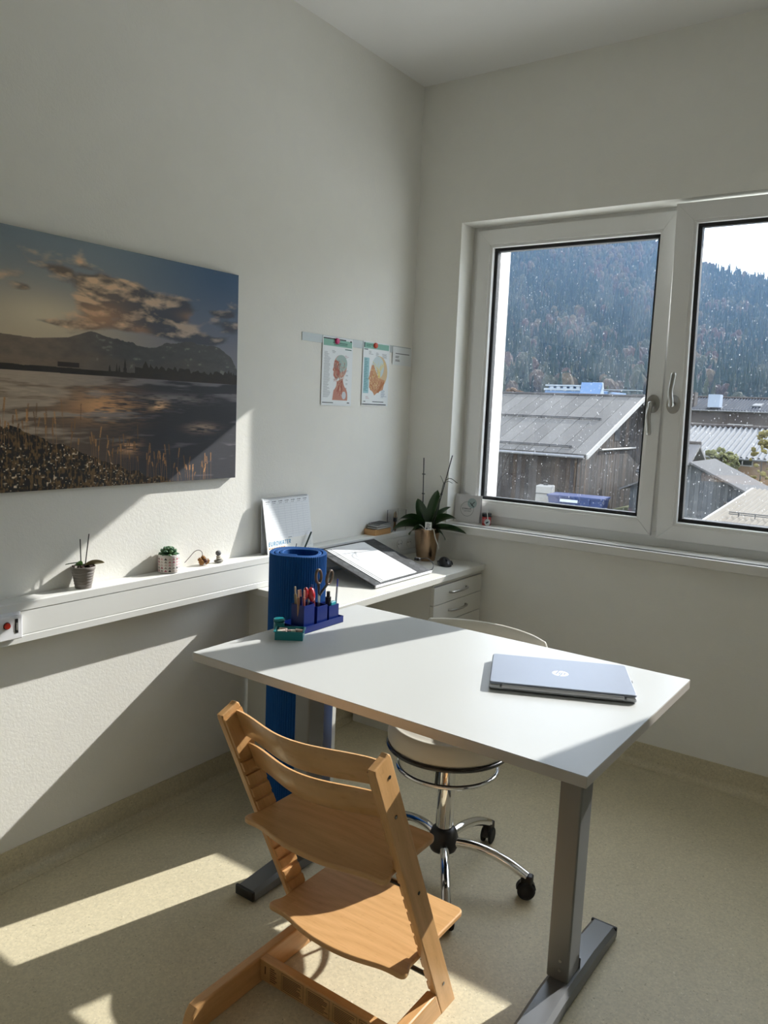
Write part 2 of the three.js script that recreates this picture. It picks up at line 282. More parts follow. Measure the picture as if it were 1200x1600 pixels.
// laptop
{
  const t = thing('laptop', 'closed silver laptop lying on the white desk', 'laptop', [1.1471, 0.7429, 1.2667], 0.4391);
  const w = 0.358, d = 0.236, alu = std({ color: lin(0.28, 0.31, 0.37), metalness: 0.35, roughness: 0.45 }), base = std({ color: lin(0.40, 0.41, 0.43), metalness: 0.7, roughness: 0.4 });
  part('base', exXZ(rrect(0, w, 0, d + 0.004, 0.012), 0.0025, 0.0115, 0.003), base, t);
  part('lid', exXZ(rrect(0, w, 0, d, 0.013), 0.0128, 0.0205, 0.003, 3), alu, t);
  part('hinge_cover', bx(0.03, w - 0.03, 0.0055, 0.0165, d - 0.002, d + 0.006, 0.004, 3), std({ color: lin(0.5, 0.5, 0.52), metalness: 0.6, roughness: 0.4 }), t);
  for (const x of [0.003, w - 0.027]) part('hinge_end', bx(x, x + 0.024, 0.004, 0.0155, d - 0.001, d + 0.0045, 0.003), base, t);
  for (const [x, z] of [[0.04, 0.03], [w - 0.04, 0.03], [0.04, d - 0.03], [w - 0.04, d - 0.03]]) part('rubber_foot', at(cyl(0.008, 0.008, 0.003, 16), x, 0.0015, z), M.rubber, t);
  part('port', bx(w - 0.002, w + 0.0065, 0.004, 0.0095, 0.09, 0.102, 0.001), M.blackPlastic, t);
  const logo = canvasTex(256, 256, (c) => {
    c.clearRect(0, 0, 256, 256); c.fillStyle = '#f4f7f7'; c.beginPath(); c.arc(128, 128, 122, 0, 7); c.fill(); c.globalCompositeOperation = 'destination-out'; c.lineWidth = 23; c.strokeStyle = '#000'; c.lineCap = 'butt'; c.lineJoin = 'round';
    c.save(); c.transform(1, 0, -0.33, 1, 42, 0);
    c.beginPath(); c.moveTo(72, 8); c.lineTo(72, 182); c.moveTo(72, 92); c.lineTo(104, 92); c.quadraticCurveTo(116, 92, 116, 106); c.lineTo(116, 182); c.stroke();
    c.beginPath(); c.moveTo(146, 250); c.lineTo(146, 92); c.lineTo(178, 92); c.quadraticCurveTo(192, 92, 192, 106); c.lineTo(192, 160); c.quadraticCurveTo(192, 176, 178, 176); c.lineTo(146, 176); c.stroke(); c.restore();
  });
  const lg = plane(0.044, 0.044).rotateX(-Math.PI / 2); lg.rotateY(Math.PI * 0); lg.translate(w / 2, 0.0208, d * 0.52);
  const m = part('logo', lg, std({ map: logo, transparent: true, roughness: 0.3, metalness: 0.2 }), t); m.userData.label = 'round white emblem on the lid';
}
// ------------------------------------------------------------------ child's chair
{
  const t = thing('high_chair', 'beech adjustable child chair standing at the front of the desk', 'chair', [1.0615, 0, 1.80]);
  const zo = -1.80, K = 2.24, iw = 0.1955, ow = 0.2195;
  const fz = (y) => 1.626 + y / K + zo, rz = (y) => 1.690 + y / K + zo, ax = new THREE.Vector2(0.408, 0.913);
  // wood uv along the sloping post
  const slope = (g) => { g = clean(g); const p = g.attributes.position, uv = g.attributes.uv; for (let i = 0; i < p.count; i++) { const z = p.getZ(i), y = p.getY(i); uv.setXY(i, z * ax.y - y * ax.x + p.getX(i) * 0.9, z * ax.x + y * ax.y); } return g; };
  const prof = [[fz(0), 0], [rz(0), 0], [rz(0.722), 0.722], [rz(0.732) - 0.002, 0.733], [fz(0.752) + 0.017, 0.7475], [fz(0.752) + 0.008, 0.753], [fz(0.752), 0.749], [fz(0.735), 0.735]];
  for (const s of [-1, 1]) {
    const a = s < 0 ? -ow : iw + 0.006, b = s < 0 ? -iw - 0.006 : ow, pieces = [exZY(prof, a, b, 0.003)];
    // lands between the slots on the inner face, level with the floor
    for (let y = 0.075; y < 0.60; y += 0.0385) { const y0 = y, y1 = y + 0.0265; pieces.push(exZY([[fz(y0) + 0.003, y0], [rz(y0) - 0.003, y0], [rz(y1) - 0.003, y1], [fz(y1) + 0.003, y1]], s < 0 ? -iw - 0.0065 : iw, s < 0 ? -iw : iw + 0.0065, 0.001)); }
    pieces.push(exZY([[fz(0.615) + 0.003, 0.615], [rz(0.615) - 0.003, 0.615], [rz(0.722) - 0.003, 0.722], [fz(0.74) + 0.003, 0.74]], s < 0 ? -iw - 0.0065 : iw, s < 0 ? -iw : iw + 0.0065, 0.001));
    pieces.push(exZY([[fz(0.0) + 0.003, 0.002], [rz(0.0) - 0.003, 0.002], [rz(0.065) - 0.003, 0.065], [fz(0.065) + 0.003, 0.065]], s < 0 ? -iw - 0.0065 : iw, s < 0 ? -iw : iw + 0.0065, 0.001));
    const post = part('post', slope(merge(pieces)), M.wood, t);
    for (const [y, z] of [[0.702, 1.962], [0.605, 1.932], [0.383, 1.826], [0.082, 1.691]]) part('screw_hole', at(cyl(0.0042, 0.0042, 0.002, 14), s * (ow + 0.0002), y, z + zo, 0, 0, Math.PI / 2), M.blackSteel, post);
    // floor runner
    const rp = [[rz(0) - 0.001, 0], [2.118 + zo, 0], [2.100 + zo, 0.052], [2.088 + zo, 0.066], [2.07 + zo, 0.070], [rz(0.07) - 0.001, 0.070]];
    part('runner', uvM(exZY(rp, s < 0 ? -ow : iw - 0.004, s < 0 ? -iw + 0.004 : ow, 0.005), 2, 1, s), M.wood, t);
  }
  // plates
  const platePts = (rear, depth, bulge) => {
    const s = new THREE.Shape(), e = 0.205, w = 0.1945, f = rear - depth;
    s.moveTo(-w, f + 0.022); s.quadraticCurveTo(-w, f, -w + 0.022, f); s.lineTo(w - 0.022, f); s.quadraticCurveTo(w, f, w, f + 0.022);
    s.lineTo(w, rear - 0.05); s.bezierCurveTo(w, rear - 0.03, e, rear - 0.026, e, rear - 0.010);
    s.bezierCurveTo(e, rear + 0.004, e - 0.012, rear + 0.005, e - 0.028, rear + 0.004);
    s.bezierCurveTo(0.12, rear + 0.002, 0.10, rear + bulge, 0, rear + bulge);
    s.bezierCurveTo(-0.10, rear + bulge, -0.12, rear + 0.002, -e + 0.028, rear + 0.004);
    s.bezierCurveTo(-e + 0.012, rear + 0.005, -e, rear + 0.004, -e, rear - 0.010);
    s.bezierCurveTo(-e, rear - 0.026, -w, rear - 0.03, -w, rear - 0.05); s.lineTo(-w, f + 0.022); return s;
  };
  const grainX = (g, off) => { g = clean(g); const p = g.attributes.position, uv = g.attributes.uv; for (let i = 0; i < p.count; i++) uv.setXY(i, p.getZ(i) + off + p.getY(i), p.getX(i) * 0.9 + off * 2.3); return g; };
  part('seat', grainX(exXZ(platePts(1.937 + zo, 0.222, 0.028), 0.447, 0.4605, 0.0035, 3), 0.13), M.plate, t);
  part('footrest', grainX(exXZ(platePts(1.845 + zo, 0.288, 0.030), 0.177, 0.1905, 0.0035, 3), 0.41), M.plate, t);
  // two bent backrests
  const backrest = (yt, h, off) => {
    const N = 36, th = 0.0095, pos = [], idx = [], uv = [], uu = [0.913, -0.408];   // lean
    const mid = (s) => { const b = 0.044 * Math.pow(0.5 + 0.5 * Math.cos(Math.PI * s), 0.8); return [s * 0.1955, b]; };
    const ring = (s) => {
      const [x, b] = mid(s), e = 0.02, x1 = mid(s + e)[0] - mid(s - e)[0], b1 = mid(s + e)[1] - mid(s - e)[1], L = Math.hypot(x1, b1), nx = -b1 / L, nb = x1 / L, arc = 0.006 * (1 - s * s);
      const pts = []; const R = [[-1, 1], [-0.5, 1.25], [0.5, 1.25], [1, 1]];
      const prof = [[-th / 2, -h / 2 + 0.003], [-th / 2, h / 2 - 0.003], [-th / 4, h / 2], [th / 4, h / 2], [th / 2, h / 2 - 0.003], [th / 2, -h / 2 + 0.003], [th / 4, -h / 2], [-th / 4, -h / 2]];
      for (const [n, v] of prof) { const along = v * (1 + 0) + (v > 0 ? arc * 0.3 : -arc * 0.6), zz = b + n * nb, xx = x + n * nx; pts.push([xx, yt - h / 2 * 0.913 + along * 0.913, fz(yt - h / 2 * 0.913) + 0.020 + along * 0.408 + zz]); }
      return pts;
    };
    for (let k = 0; k <= N; k++) { const s = -1 + 2 * k / N, r = ring(s); for (let q = 0; q < 8; q++) { pos.push(...r[q]); uv.push((q < 4 ? q * 0.02 : (8 - q) * 0.02) + off, s * 0.2 + off); } }
    for (let k = 0; k < N; k++) for (let q = 0; q < 8; q++) { const a = k * 8 + q, b = k * 8 + (q + 1) % 8, c = a + 8, d = b + 8; idx.push(a, b, d, a, d, c); }
    for (let q = 1; q < 7; q++) idx.push(0, q + 1, q, N * 8, N * 8 + q, N * 8 + q + 1);
    const g = new THREE.BufferGeometry(); g.setAttribute('position', new THREE.Float32BufferAttribute(pos, 3)); g.setAttribute('uv', new THREE.Float32BufferAttribute(uv, 2)); g.setIndex(idx);
    return toCreasedNormals(g.toNonIndexed(), 0.9);
  };
  part('backrest', backrest(0.737, 0.078, 0.2), M.plate, t);
  part('backrest', backrest(0.646, 0.078, 0.62), M.plate, t);
  const bars = part('crossbar', uvM(bx(-iw + 0.002, iw - 0.002, 0.012, 0.068, 1.858 + zo, 1.883 + zo, 0.003), 0, 1), M.wood, t);
  const txt = canvasTex(1024, 144, (c, w, h) => {
    c.clearRect(0, 0, w, h); c.fillStyle = 'rgba(30,16,6,0.7)'; c.strokeStyle = 'rgba(30,16,6,0.65)';
    c.fillRect(26, 30, 10, 60);
    for (let i = 0; i < 7; i++) c.fillRect(74, 20 + i * 16, 40 + (i * 17) % 30, 7);
    const r = rng(5); for (const x of [180, 400, 620, 830]) { c.lineWidth = 3; c.strokeRect(x, 8, 190, 128); for (let i = 0; i < 9; i++) { c.fillRect(x + 10, 22 + i * 12, 120 + r() * 55, 6); } }
  });
  part('safety_print', plane(2 * iw - 0.02, 0.05).translate(0, 0.04, 1.8836 + zo), std({ map: txt, transparent: true, roughness: 0.6 }), bars);
  part('tie_rod', bar([-iw, 0.383, 1.826 + zo], [iw, 0.383, 1.826 + zo], 0.005), M.blackSteel, t);
  part('tie_rod', bar([-iw, 0.082, 1.691 + zo], [iw, 0.082, 1.691 + zo], 0.006), M.blackSteel, t);
}
// ------------------------------------------------------------------ stool
{
  const t = thing('stool', 'cream upholstered swivel stool on chrome five-star base under the desk', 'stool', [0.985, 0, 1.2]);
  const seat = part('seat', lathe([[0, 0.507], [0.12, 0.505], [0.155, 0.499], [0.163, 0.494], [0.17, 0.497], [0.178, 0.494], [0.185, 0.482], [0.187, 0.462], [0.186, 0.445], [0.18, 0.434], [0.16, 0.430], [0, 0.430]].reverse(), 64), M.vinyl, t);
  part('rim', at(new THREE.TorusGeometry(0.183, 0.0065, 12, 72), 0, 0.428, 0, Math.PI / 2), M.blackSteel, seat);
  part('seat_pan', lathe([[0, 0.395], [0.03, 0.395], [0.06, 0.41], [0.16, 0.422], [0.178, 0.428], [0, 0.428]], 40), M.blackPlastic, seat);
  const ring = part('foot_ring', at(new THREE.TorusGeometry(0.152, 0.0068, 12, 72), 0, 0.362, 0, Math.PI / 2), M.chrome, t);
  for (const a of [72, 192, 312]) { const r = a * Math.PI / 180; part('ring_strut', bar([Math.cos(r) * 0.152, 0.362, Math.sin(r) * 0.152], [Math.cos(r) * 0.14, 0.42, Math.sin(r) * 0.14], 0.005), M.blackSteel, ring); }
  part('lever', tube([[0.06, 0.405, -0.03], [0.15, 0.414, -0.055], [0.20, 0.424, -0.062], [0.235, 0.438, -0.058]], 0.006, 20, 10), M.chrome, t);
  part('gas_spring', lathe([[0, 0.33], [0.016, 0.33], [0.016, 0.40], [0, 0.40]].reverse(), 24), M.blackSteel, t);
  part('column', lathe([[0, 0.36], [0.0235, 0.36], [0.0265, 0.354], [0.0265, 0.30], [0.0265, 0.15], [0, 0.15]], 36), M.chrome, t);
  const hub = part('hub', lathe([[0, 0.165], [0.028, 0.163], [0.038, 0.152], [0.045, 0.13], [0.046, 0.105], [0.040, 0.09], [0.03, 0.084], [0, 0.084]], 36), M.blackPlastic, t);
  for (const deg of [-13, -85, 57, 131, 203]) {
    const a = deg * Math.PI / 180, c = Math.cos(a), s = Math.sin(a), P = (r, y, k = 0) => [c * r - s * k, y, s * r + c * k];
    const arm = new THREE.TubeGeometry(new THREE.CatmullRomCurve3([P(0.035, 0.118), P(0.09, 0.121), P(0.15, 0.113), P(0.21, 0.094), P(0.262, 0.068)].map((p) => new THREE.Vector3(...p))), 24, 0.0145, 12);
    part('arm', arm, M.chrome, t);
    const ca = part('caster', merge(at(bx(-0.016, 0.02, 0.045, 0.074, -0.014, 0.014, 0.006), 0, 0, 0, 0, -a).translate(c * 0.262, 0, s * 0.262), at(cyl(0.011, 0.014, 0.03, 16), c * 0.262, 0.058, s * 0.262)), M.blackPlastic, t);
    const tw = a + 0.9 + deg * 0.01, wc = Math.cos(tw), ws = Math.sin(tw);
    for (const k of [-1, 1]) { const w = new THREE.TorusGeometry(0.0205, 0.0065, 10, 28).scale(1, 1, 0.9); const wh = merge(w, at(cyl(0.019, 0.019, 0.010, 24), 0, 0, 0, Math.PI / 2)); wh.rotateY(tw); wh.translate(c * 0.262 - k * 0 + Math.sin(tw) * 0.0135 * k, 0.027, s * 0.262 + Math.cos(tw) * 0.0135 * k); part('wheel', wh, M.rubber, ca); }
    part('cowl', at(new THREE.CylinderGeometry(0.029, 0.029, 0.017, 24, 1, false, -Math.PI / 2, Math.PI).rotateX(-Math.PI / 2), 0, 0, 0, 0, tw).translate(c * 0.262, 0.029, s * 0.262), M.blackPlastic, ca);
  }
  // bent padded back bar with its bracket
  const pts = []; for (let k = 0; k <= 24; k++) { const a = (-136 + 88 * k / 24) * Math.PI / 180; pts.push([0.288 * Math.cos(a), 0, 0.288 * Math.sin(a)]); }
  const pad = new THREE.TubeGeometry(new THREE.CatmullRomCurve3(pts.map((p) => new THREE.Vector3(...p))), 48, 0.017, 16).scale(1, 3.4, 1);
  const endc = [pts[0], pts[24]].map((p) => new THREE.SphereGeometry(0.017, 16, 12).scale(1, 3.4, 1).translate(...p));
  const br = part('back_pad', merge(pad, endc).translate(0, 0.684, 0), M.vinyl, t);
  part('back_bracket', merge(tube([[0, 0.408, -0.05], [0, 0.408, -0.22], [0, 0.42, -0.295], [0, 0.47, -0.312], [0, 0.66, -0.312]], 0.009, 40, 10)), M.chrome, br);
}
// ------------------------------------------------------------------ rolled exercise mat
{
  const t = thing('exercise_mat', 'rolled blue ribbed exercise mat standing between desk and picture wall', 'mat', [0.366, 0, 1.199], -0.6);
  const turns = 2.62, th = 0.0125, ro = 0.1, N = 760, H = 0.932, pos = [], idx = [], a0 = 0.4;
  const R = (f) => ro - (1 - f) * turns * 0.0165;           // f 0 inner end .. 1 outer end
  const rows = [[-1, 0], [1, 0], [1, H], [-1, H]];
  for (let k = 0; k <= N; k++) {
    const f = k / N, a = a0 + f * turns * 2 * Math.PI, r = R(f), rib = (k % 4 < 2 ? 0.0018 : 0);
    const ri = r - th / 2, re = r + th / 2 + (f > 0.6 ? rib : 0), c = Math.cos(a), s = Math.sin(a), wob = 0.0015 * Math.sin(a * 3);
    for (const [rr, y] of [[ri, 0], [re, 0], [re, H - 0.002], [re - 0.002, H], [ri + 0.002, H], [ri, H - 0.002]]) pos.push(c * rr, y + (y > 0.5 ? wob : 0), s * rr);
  }
  for (let k = 0; k < N; k++) for (let q = 0; q < 6; q++) { const a = k * 6 + q, b = k * 6 + (q + 1) % 6; idx.push(a, b, b + 6, a, b + 6, a + 6); }
  for (let q = 1; q < 5; q++) idx.push(0, q + 1, q, N * 6, N * 6 + q, N * 6 + q + 1);
  const g = new THREE.BufferGeometry(); g.setAttribute('position', new THREE.Float32BufferAttribute(pos, 3)); g.setIndex(idx);
  part('foam_roll', toCreasedNormals(g.toNonIndexed(), 0.5), M.mat, t);
}
// ------------------------------------------------------------------ worktop and drawers in the corner
single('worktop_support', 'off-white end panel carrying the worktop behind the blue mat', 'panel', bx(0.02, 0.44, 0, 0.7083, 1.062, 1.082, 0.001), M.work);
single('worktop', 'off-white worktop along the picture wall below the window sill', 'worktop', merge(bx(0.001, 0.4555, 0.7085, 0.7354, 0.001, 1.09, 0.0025)), M.work);
{
  const t = thing('drawer_unit', 'off-white drawer unit with bow handles under the worktop', 'cabinet', [0, 0, 0]);
  part('carcass', merge(bx(0.02, 0.428, 0.06, 0.7, 0.012, 0.03), bx(0.02, 0.428, 0.06, 0.7, 0.412, 0.43), bx(0.02, 0.428, 0.06, 0.08, 0.03, 0.412), bx(0.02, 0.034, 0.08, 0.7, 0.03, 0.412), bx(0.02, 0.43, 0.6985, 0.7085, 0.012, 0.43)), M.front, t);
  part('plinth', bx(0.04, 0.40, 0, 0.06, 0.02, 0.42), M.front, t);
  part('top_rail', bx(0.402, 0.4405, 0.6935, 0.7075, 0.012, 0.43, 0.001), M.front, t);
  const ys = [[0.613, 0.6905], [0.528, 0.6105], [0.38, 0.5255], [0.22, 0.3775], [0.062, 0.2175]];
  for (const [y0, y1] of ys) {
    const d = part('drawer', bx(0.428, 0.4455, y0, y1, 0.0135, 0.4285, 0.0015), M.front, t), y = y1 - 0.036;
    part('handle', merge(tube([[0.4455, y, 0.305], [0.458, y, 0.300], [0.466, y, 0.265], [0.468, y, 0.232], [0.466, y, 0.20], [0.458, y, 0.163], [0.4455, y, 0.158]], 0.0052, 32, 10).scale(1, 1, 1)), M.satin, d);
  }
}
// ------------------------------------------------------------------ cable trunking on the wall
{
  const t = thing('cable_trunking', 'long white cable trunking ledge on the picture wall', 'trunking', [0, 0, 0]);
  const x = 0.07, y0 = 0.7362, y1 = 0.8535, zE = 3.2;
  part('body', merge(bx(0.001, x - 0.003, y0, y1, 0.001, zE, 0.004), bx(x - 0.006, x, y1 - 0.026, y1 - 0.001, 0.001, zE, 0.002), bx(x - 0.006, x, y0, y0 + 0.022, 0.001, zE, 0.002)), M.trunk, t);
  let z = 0.001; for (const e of [0.55, 2.024]) { part('cover', bx(x - 0.008, x - 0.0015, y0 + 0.0235, y1 - 0.0275, z, e - 0.001, 0.0012), M.trunk, t); z = e; }
  part('cover', bx(x - 0.008, x - 0.0015, y0 + 0.0235, y1 - 0.0275, 2.10, zE, 0.0012), M.trunk, t);
  const so = part('socket_plate', bx(x - 0.0045, x + 0.003, y0 + 0.022, y1 - 0.024, 2.026, 2.098, 0.003), std({ color: lin(0.82, 0.82, 0.82), roughness: 0.35 }), t);
  for (const zz of [0.06, 0.14]) { const f = part('socket', merge(at(new THREE.TorusGeometry(0.0205, 0.002, 8, 32), x + 0.0005, y0 + 0.058, zz, 0, Math.PI / 2), at(cyl(0.019, 0.019, 0.003, 28), x - 0.002, y0 + 0.058, zz, 0, 0, Math.PI / 2)), M.trunk, t); part('pin_hole', merge([-0.0095, 0.0095].map((d) => at(cyl(0.0026, 0.0026, 0.001, 10), x, y0 + 0.058, zz + d, 0, 0, Math.PI / 2))), M.blackPlastic, f); }
  // device clipped in the socket plate
  const b = thing('wall_timer', 'white switch box with red button on the trunking', 'switch', [x + 0.003, 0.757, 2.027]);
  part('housing', bx(0.0002, 0.016, 0, 0.066, 0.003, 0.085, 0.004, 3), std({ color: lin(0.83, 0.83, 0.84), roughness: 0.3 }), b);
  part('button', at(cyl(0.0085, 0.008, 0.006, 28), 0.019, 0.043, 0.049, 0, 0, -Math.PI / 2), std({ color: lin(0.62, 0.035, 0.015), roughness: 0.3 }), b);
  part('button_ring', at(new THREE.TorusGeometry(0.0093, 0.0009, 8, 32), 0.0164, 0.043, 0.049, 0, Math.PI / 2), M.blackPlastic, b);
  const dp = part('display', bx(0.0155, 0.0172, 0.018, 0.058, 0.0165, 0.0255, 0.0008), M.blackPlastic, b); dp.userData.label = 'dark switch recess';
  part('rocker', bx(0.0168, 0.0185, 0.026, 0.047, 0.0185, 0.0235, 0.0006), std({ color: lin(0.22, 0.22, 0.19), roughness: 0.4 }), dp);
}
// ------------------------------------------------------------------ landscape print on canvas
{
  const W = 1200, H = 744, R = rng(42);
  const ridge = [[0, 0.585], [0.24, 0.602], [0.33, 0.597], [0.42, 0.612], [0.455, 0.632], [0.484, 0.647], [0.52, 0.636], [0.56, 0.622], [0.60, 0.618], [0.64, 0.604], [0.67, 0.598], [0.70, 0.616], [0.735, 0.636], [0.77, 0.644], [0.82, 0.644], [0.87, 0.643], [0.91, 0.637], [0.945, 0.622], [0.97, 0.596], [1, 0.545]];
  const ry = (u) => { for (let i = 1; i < ridge.length; i++) if (u <= ridge[i][0]) { const [a, b] = ridge[i - 1], [c, d] = ridge[i]; return mix(b, d, (u - a) / (c - a)); } return 0.55; };
  const rag = (u) => ry(u) + 0.012 * (fbm(u * 40, 2, 9, 4) - 0.5) * sst(0.4, 0.6, u) * 2;
  const L = (r, g, b) => [s2l(r / 255), s2l(g / 255), s2l(b / 255)];
  const sky = (u, v) => {
    const t = sst(0.55, 1.0, v);
    let lo = mix3(L(176, 158, 130), L(106, 104, 112), sst(0.3, 0.85, u)), hi = mix3(L(108, 119, 126), L(54, 79, 106), sst(0.45, 0.95, u)), c = mix3(lo, hi, Math.pow(t, 0.75));
    c = mix3(c, L(212, 194, 160), 0.5 * Math.exp(-((u - 0.36) ** 2) / 0.02 - ((v - 0.69) ** 2) / 0.006));
    // cloud masses: heaped tops lit from the left, brown-grey undersides
    const wx = 0.05 * (fbm(u * 5, v * 7, 171, 3) - 0.5), f = fbm((u + wx) * 8 + 1.3, (v + wx) * 13, 71, 6), f2 = fbm((u + wx - 0.010) * 8 + 1.3, (v + wx + 0.022) * 13, 71, 6);
    const G = (cu, cv, su, sv, p = 2) => Math.exp(-(Math.abs((u - cu) / su) ** p) - (Math.abs((v - cv) / sv) ** p));
    const e = 0.62 * G(0.60, 0.775, 0.15, 0.062, 3) + 0.5 * G(0.50, 0.845, 0.07, 0.035) + 0.40 * G(0.595, 0.85, 0.05, 0.03) + 0.5 * G(0.74, 0.77, 0.14, 0.06, 3) + 0.4 * G(0.97, 0.74, 0.06, 0.05) + 0.42 * G(0.93, 0.80, 0.05, 0.016) + 0.45 * G(0.85, 0.665, 0.2, 0.028) + 0.4 * G(0.60, 0.685, 0.14, 0.03) + 0.40 * G(0.41, 0.665, 0.09, 0.010) + 0.45 * G(0.315, 0.785, 0.035, 0.022) + 0.30 * G(0.40, 0.87, 0.04, 0.02) + 0.25 * G(0.27, 0.83, 0.05, 0.03);
    const d = sst(0.40, 0.62, e * 0.95 + (f - 0.5) * 0.9 + 0.20), top = clamp((f - f2) * 6.5 + 0.30 + 0.9 * (v - 0.77) - 0.5 * sst(0.5, 0.95, u) * 0.5);
    const dark = mix3(L(98, 84, 74), L(58, 61, 70), sst(0.47, 0.72, u)), lite = mix3(L(232, 196, 156), L(176, 158, 144), sst(0.5, 0.95, u));
    const warm = G(0.51, 0.71, 0.08, 0.05), rose = G(0.83, 0.765, 0.05, 0.02) + G(0.64, 0.67, 0.03, 0.02);
    let cl = mix3(dark, lite, top * 0.68); cl = mix3(cl, L(204, 150, 106), clamp(0.55 * warm + 0.5 * rose) * (0.4 + 0.6 * f));
    return mix3(c, cl, d * 0.94);
  };
  const stalks = []; for (let k = 0; k < 95; k++) { const u = 0.18 + R() * 0.72, b = mix(0.24, 0.0, sst(0.22, 0.86, u)); stalks.push([u, b + 0.03 + R() * 0.10 * (R() > 0.8 ? 1.8 : 1), (R() - 0.5) * 0.02, 0.6 + 0.6 * R()]); }
  const col = (u, v) => {
    const shore = 0.487 + 0.012 * (0.5 - u) + 0.006 * fbm(u * 20, 1, 3, 3), water = 0.470 - 0.004 * u;
    let c;
    if (v > water) {
      c = sky(u, v);
      const m = rag(u);
      if (v < m) { const rock = fbm(u * 46, v * 60, 23, 4), hz = sst(0.42, 0.6, m - v > 0 ? 1 - (m - v) * 6 : 1); let k = mix3(L(104, 90, 76), L(66, 66, 66), sst(0.3, 0.62, u)); k = k.map((x) => x * (0.75 + 0.5 * rock)); if (u > 0.5 && rock > 0.66) k = mix3(k, L(120, 118, 112), 0.5 * sst(0.66, 0.78, rock)); c = mix3(k, L(120, 98, 74), 0.35 * (1 - hz) * (1 - u)); }
      let tree = 0; for (const [cu, w, h] of [[0.588, 0.006, 0.06], [0.562, 0.004, 0.035], [0.57, 0.004, 0.03], [0.54, 0.004, 0.03], [0.655, 0.018, 0.055], [0.672, 0.01, 0.045], [0.69, 0.008, 0.04], [0.735, 0.006, 0.035], [0.755, 0.009, 0.045], [0.965, 0.012, 0.05], [0.985, 0.01, 0.04]]) { const q = (v - shore) / h; if (q < 1 && Math.abs(u - cu) < w * (1 - Math.max(0, q)) * (0.7 + 0.6 * vn(v * 160, cu * 50, 4))) tree = 1; }
      if (u > 0.62 && v < shore + 0.02 + 0.022 * vn(u * 120, 3, 8)) tree = 1;
      if (v < shore || tree) c = mix3(L(26, 22, 19), L(44, 36, 26), fbm(u * 60, v * 80, 5, 3) * 0.7);
      if (Math.abs(v - 0.504) < 0.009 && Math.abs(u - 0.42) < 0.03) c = L(40, 32, 28);
    } else {
      const rp = fbm(u * 9, v * 46, 14, 4), fine = fbm(u * 40, v * 220, 19, 3), d = water - v;
      const lite = mix3(L(150, 134, 116), L(96, 92, 96), sst(0.3, 0.75, u)), dark = mix3(L(84, 68, 54), L(31, 32, 38), sst(0.35, 0.72, u));
      const m = sst(0.38, 0.62, rp + 0.34 * sst(0.42, 0.85, u + d * 0.9) - 0.28 * Math.exp(-d * 26) - 0.05);
      c = mix3(lite, dark, m * 0.94);
      const blob = (bu, bv, su, sv, k, colr) => { const q = k * Math.exp(-(((u - bu) / su) ** 2) - (((v - bv) / sv) ** 2)) * sst(0.36, 0.6, rp * 0.5 + fine * 0.5); c = mix3(c, colr, clamp(q)); };
      blob(0.52, 0.34, 0.10, 0.06, 0.9, L(196, 146, 100)); blob(0.70, 0.355, 0.03, 0.022, 1.3, L(206, 164, 124)); blob(0.76, 0.385, 0.12, 0.02, 0.8, L(118, 112, 112)); blob(0.60, 0.17, 0.03, 0.03, 1.2, L(186, 142, 104)); blob(0.86, 0.25, 0.05, 0.02, 1.0, L(150, 128, 112)); blob(0.3, 0.38, 0.12, 0.04, 0.5, L(176, 158, 136));
      c = c.map((x) => x * (0.9 + 0.2 * fine));
    }
    const bank = mix(0.275, -0.03, sst(0.1, 0.9, u)) + 0.05 * (fbm(u * 30, 5, 33, 3) - 0.5);
    if (v < bank) { const g = fbm(u * 220, v * 70, 91, 4), fl = vn(u * 210, v * 170, 55), fd = vn(u * 18, v * 16, 57); c = mix3(L(22, 18, 13), L(98, 74, 44), sst(0.42, 0.75, g)); if (fl > 0.80) c = mix3(c, L(206, 188, 160), sst(0.80, 0.92, fl) * 0.9 * sst(0.3, 0.55, fd)); }
    return c;
  };
  const buf = new Float32Array(W * H * 3);
  for (let j = 0; j < H; j++) for (let i = 0; i < W; i++) { const c = col((i + 0.5) / W, (j + 0.5) / H); buf.set(c, (j * W + i) * 3); }
  for (const [u, top, lean, w] of stalks) { const b = mix(0.2, -0.02, sst(0.1, 0.9, u)); for (let k = 0; k <= 300; k++) { const q = k / 300, v = mix(b, top, q), x = Math.round((u + lean * q * q) * W), y = Math.round(v * H), rr = q > 0.72 ? 2 : 0; for (let dx = -rr; dx <= rr; dx++) { if (x + dx < 0 || x + dx >= W || y < 0 || y >= H || (rr && R() < 0.4)) continue; const o = (y * W + x + dx) * 3, c = L(150 * w, 108 * w, 66 * w); for (let p = 0; p < 3; p++) buf[o + p] = mix(buf[o + p], c[p], q > 0.72 ? 0.6 : 0.4); } } }
  const tex = dataTex(W, H, (i, j) => [0, 1, 2].map((k) => l2s(Math.min(0.9, buf[(j * W + i) * 3 + k] * 1.6))), true);
  tex.wrapS = tex.wrapT = THREE.ClampToEdgeWrapping;
  const t = thing('canvas_print', 'large lake and mountain sunset print on stretched canvas', 'picture', [0.0005, 1.1545, 1.165]);
  const w = 1.155, h = 0.7154, d = 0.018;
  part('stretcher', bx(0, d - 0.0006, 0, h, 0, w, 0.0015), std({ color: lin(0.07, 0.07, 0.075), roughness: 0.9 }), t);
  const g = plane(w, h).rotateY(Math.PI / 2).translate(d, h / 2, w / 2);
  part('print', g, std({ map: tex, roughness: 0.62, bumpMap: rep(plasterBump, 3), bumpScale: 0.0002 }), t);
}
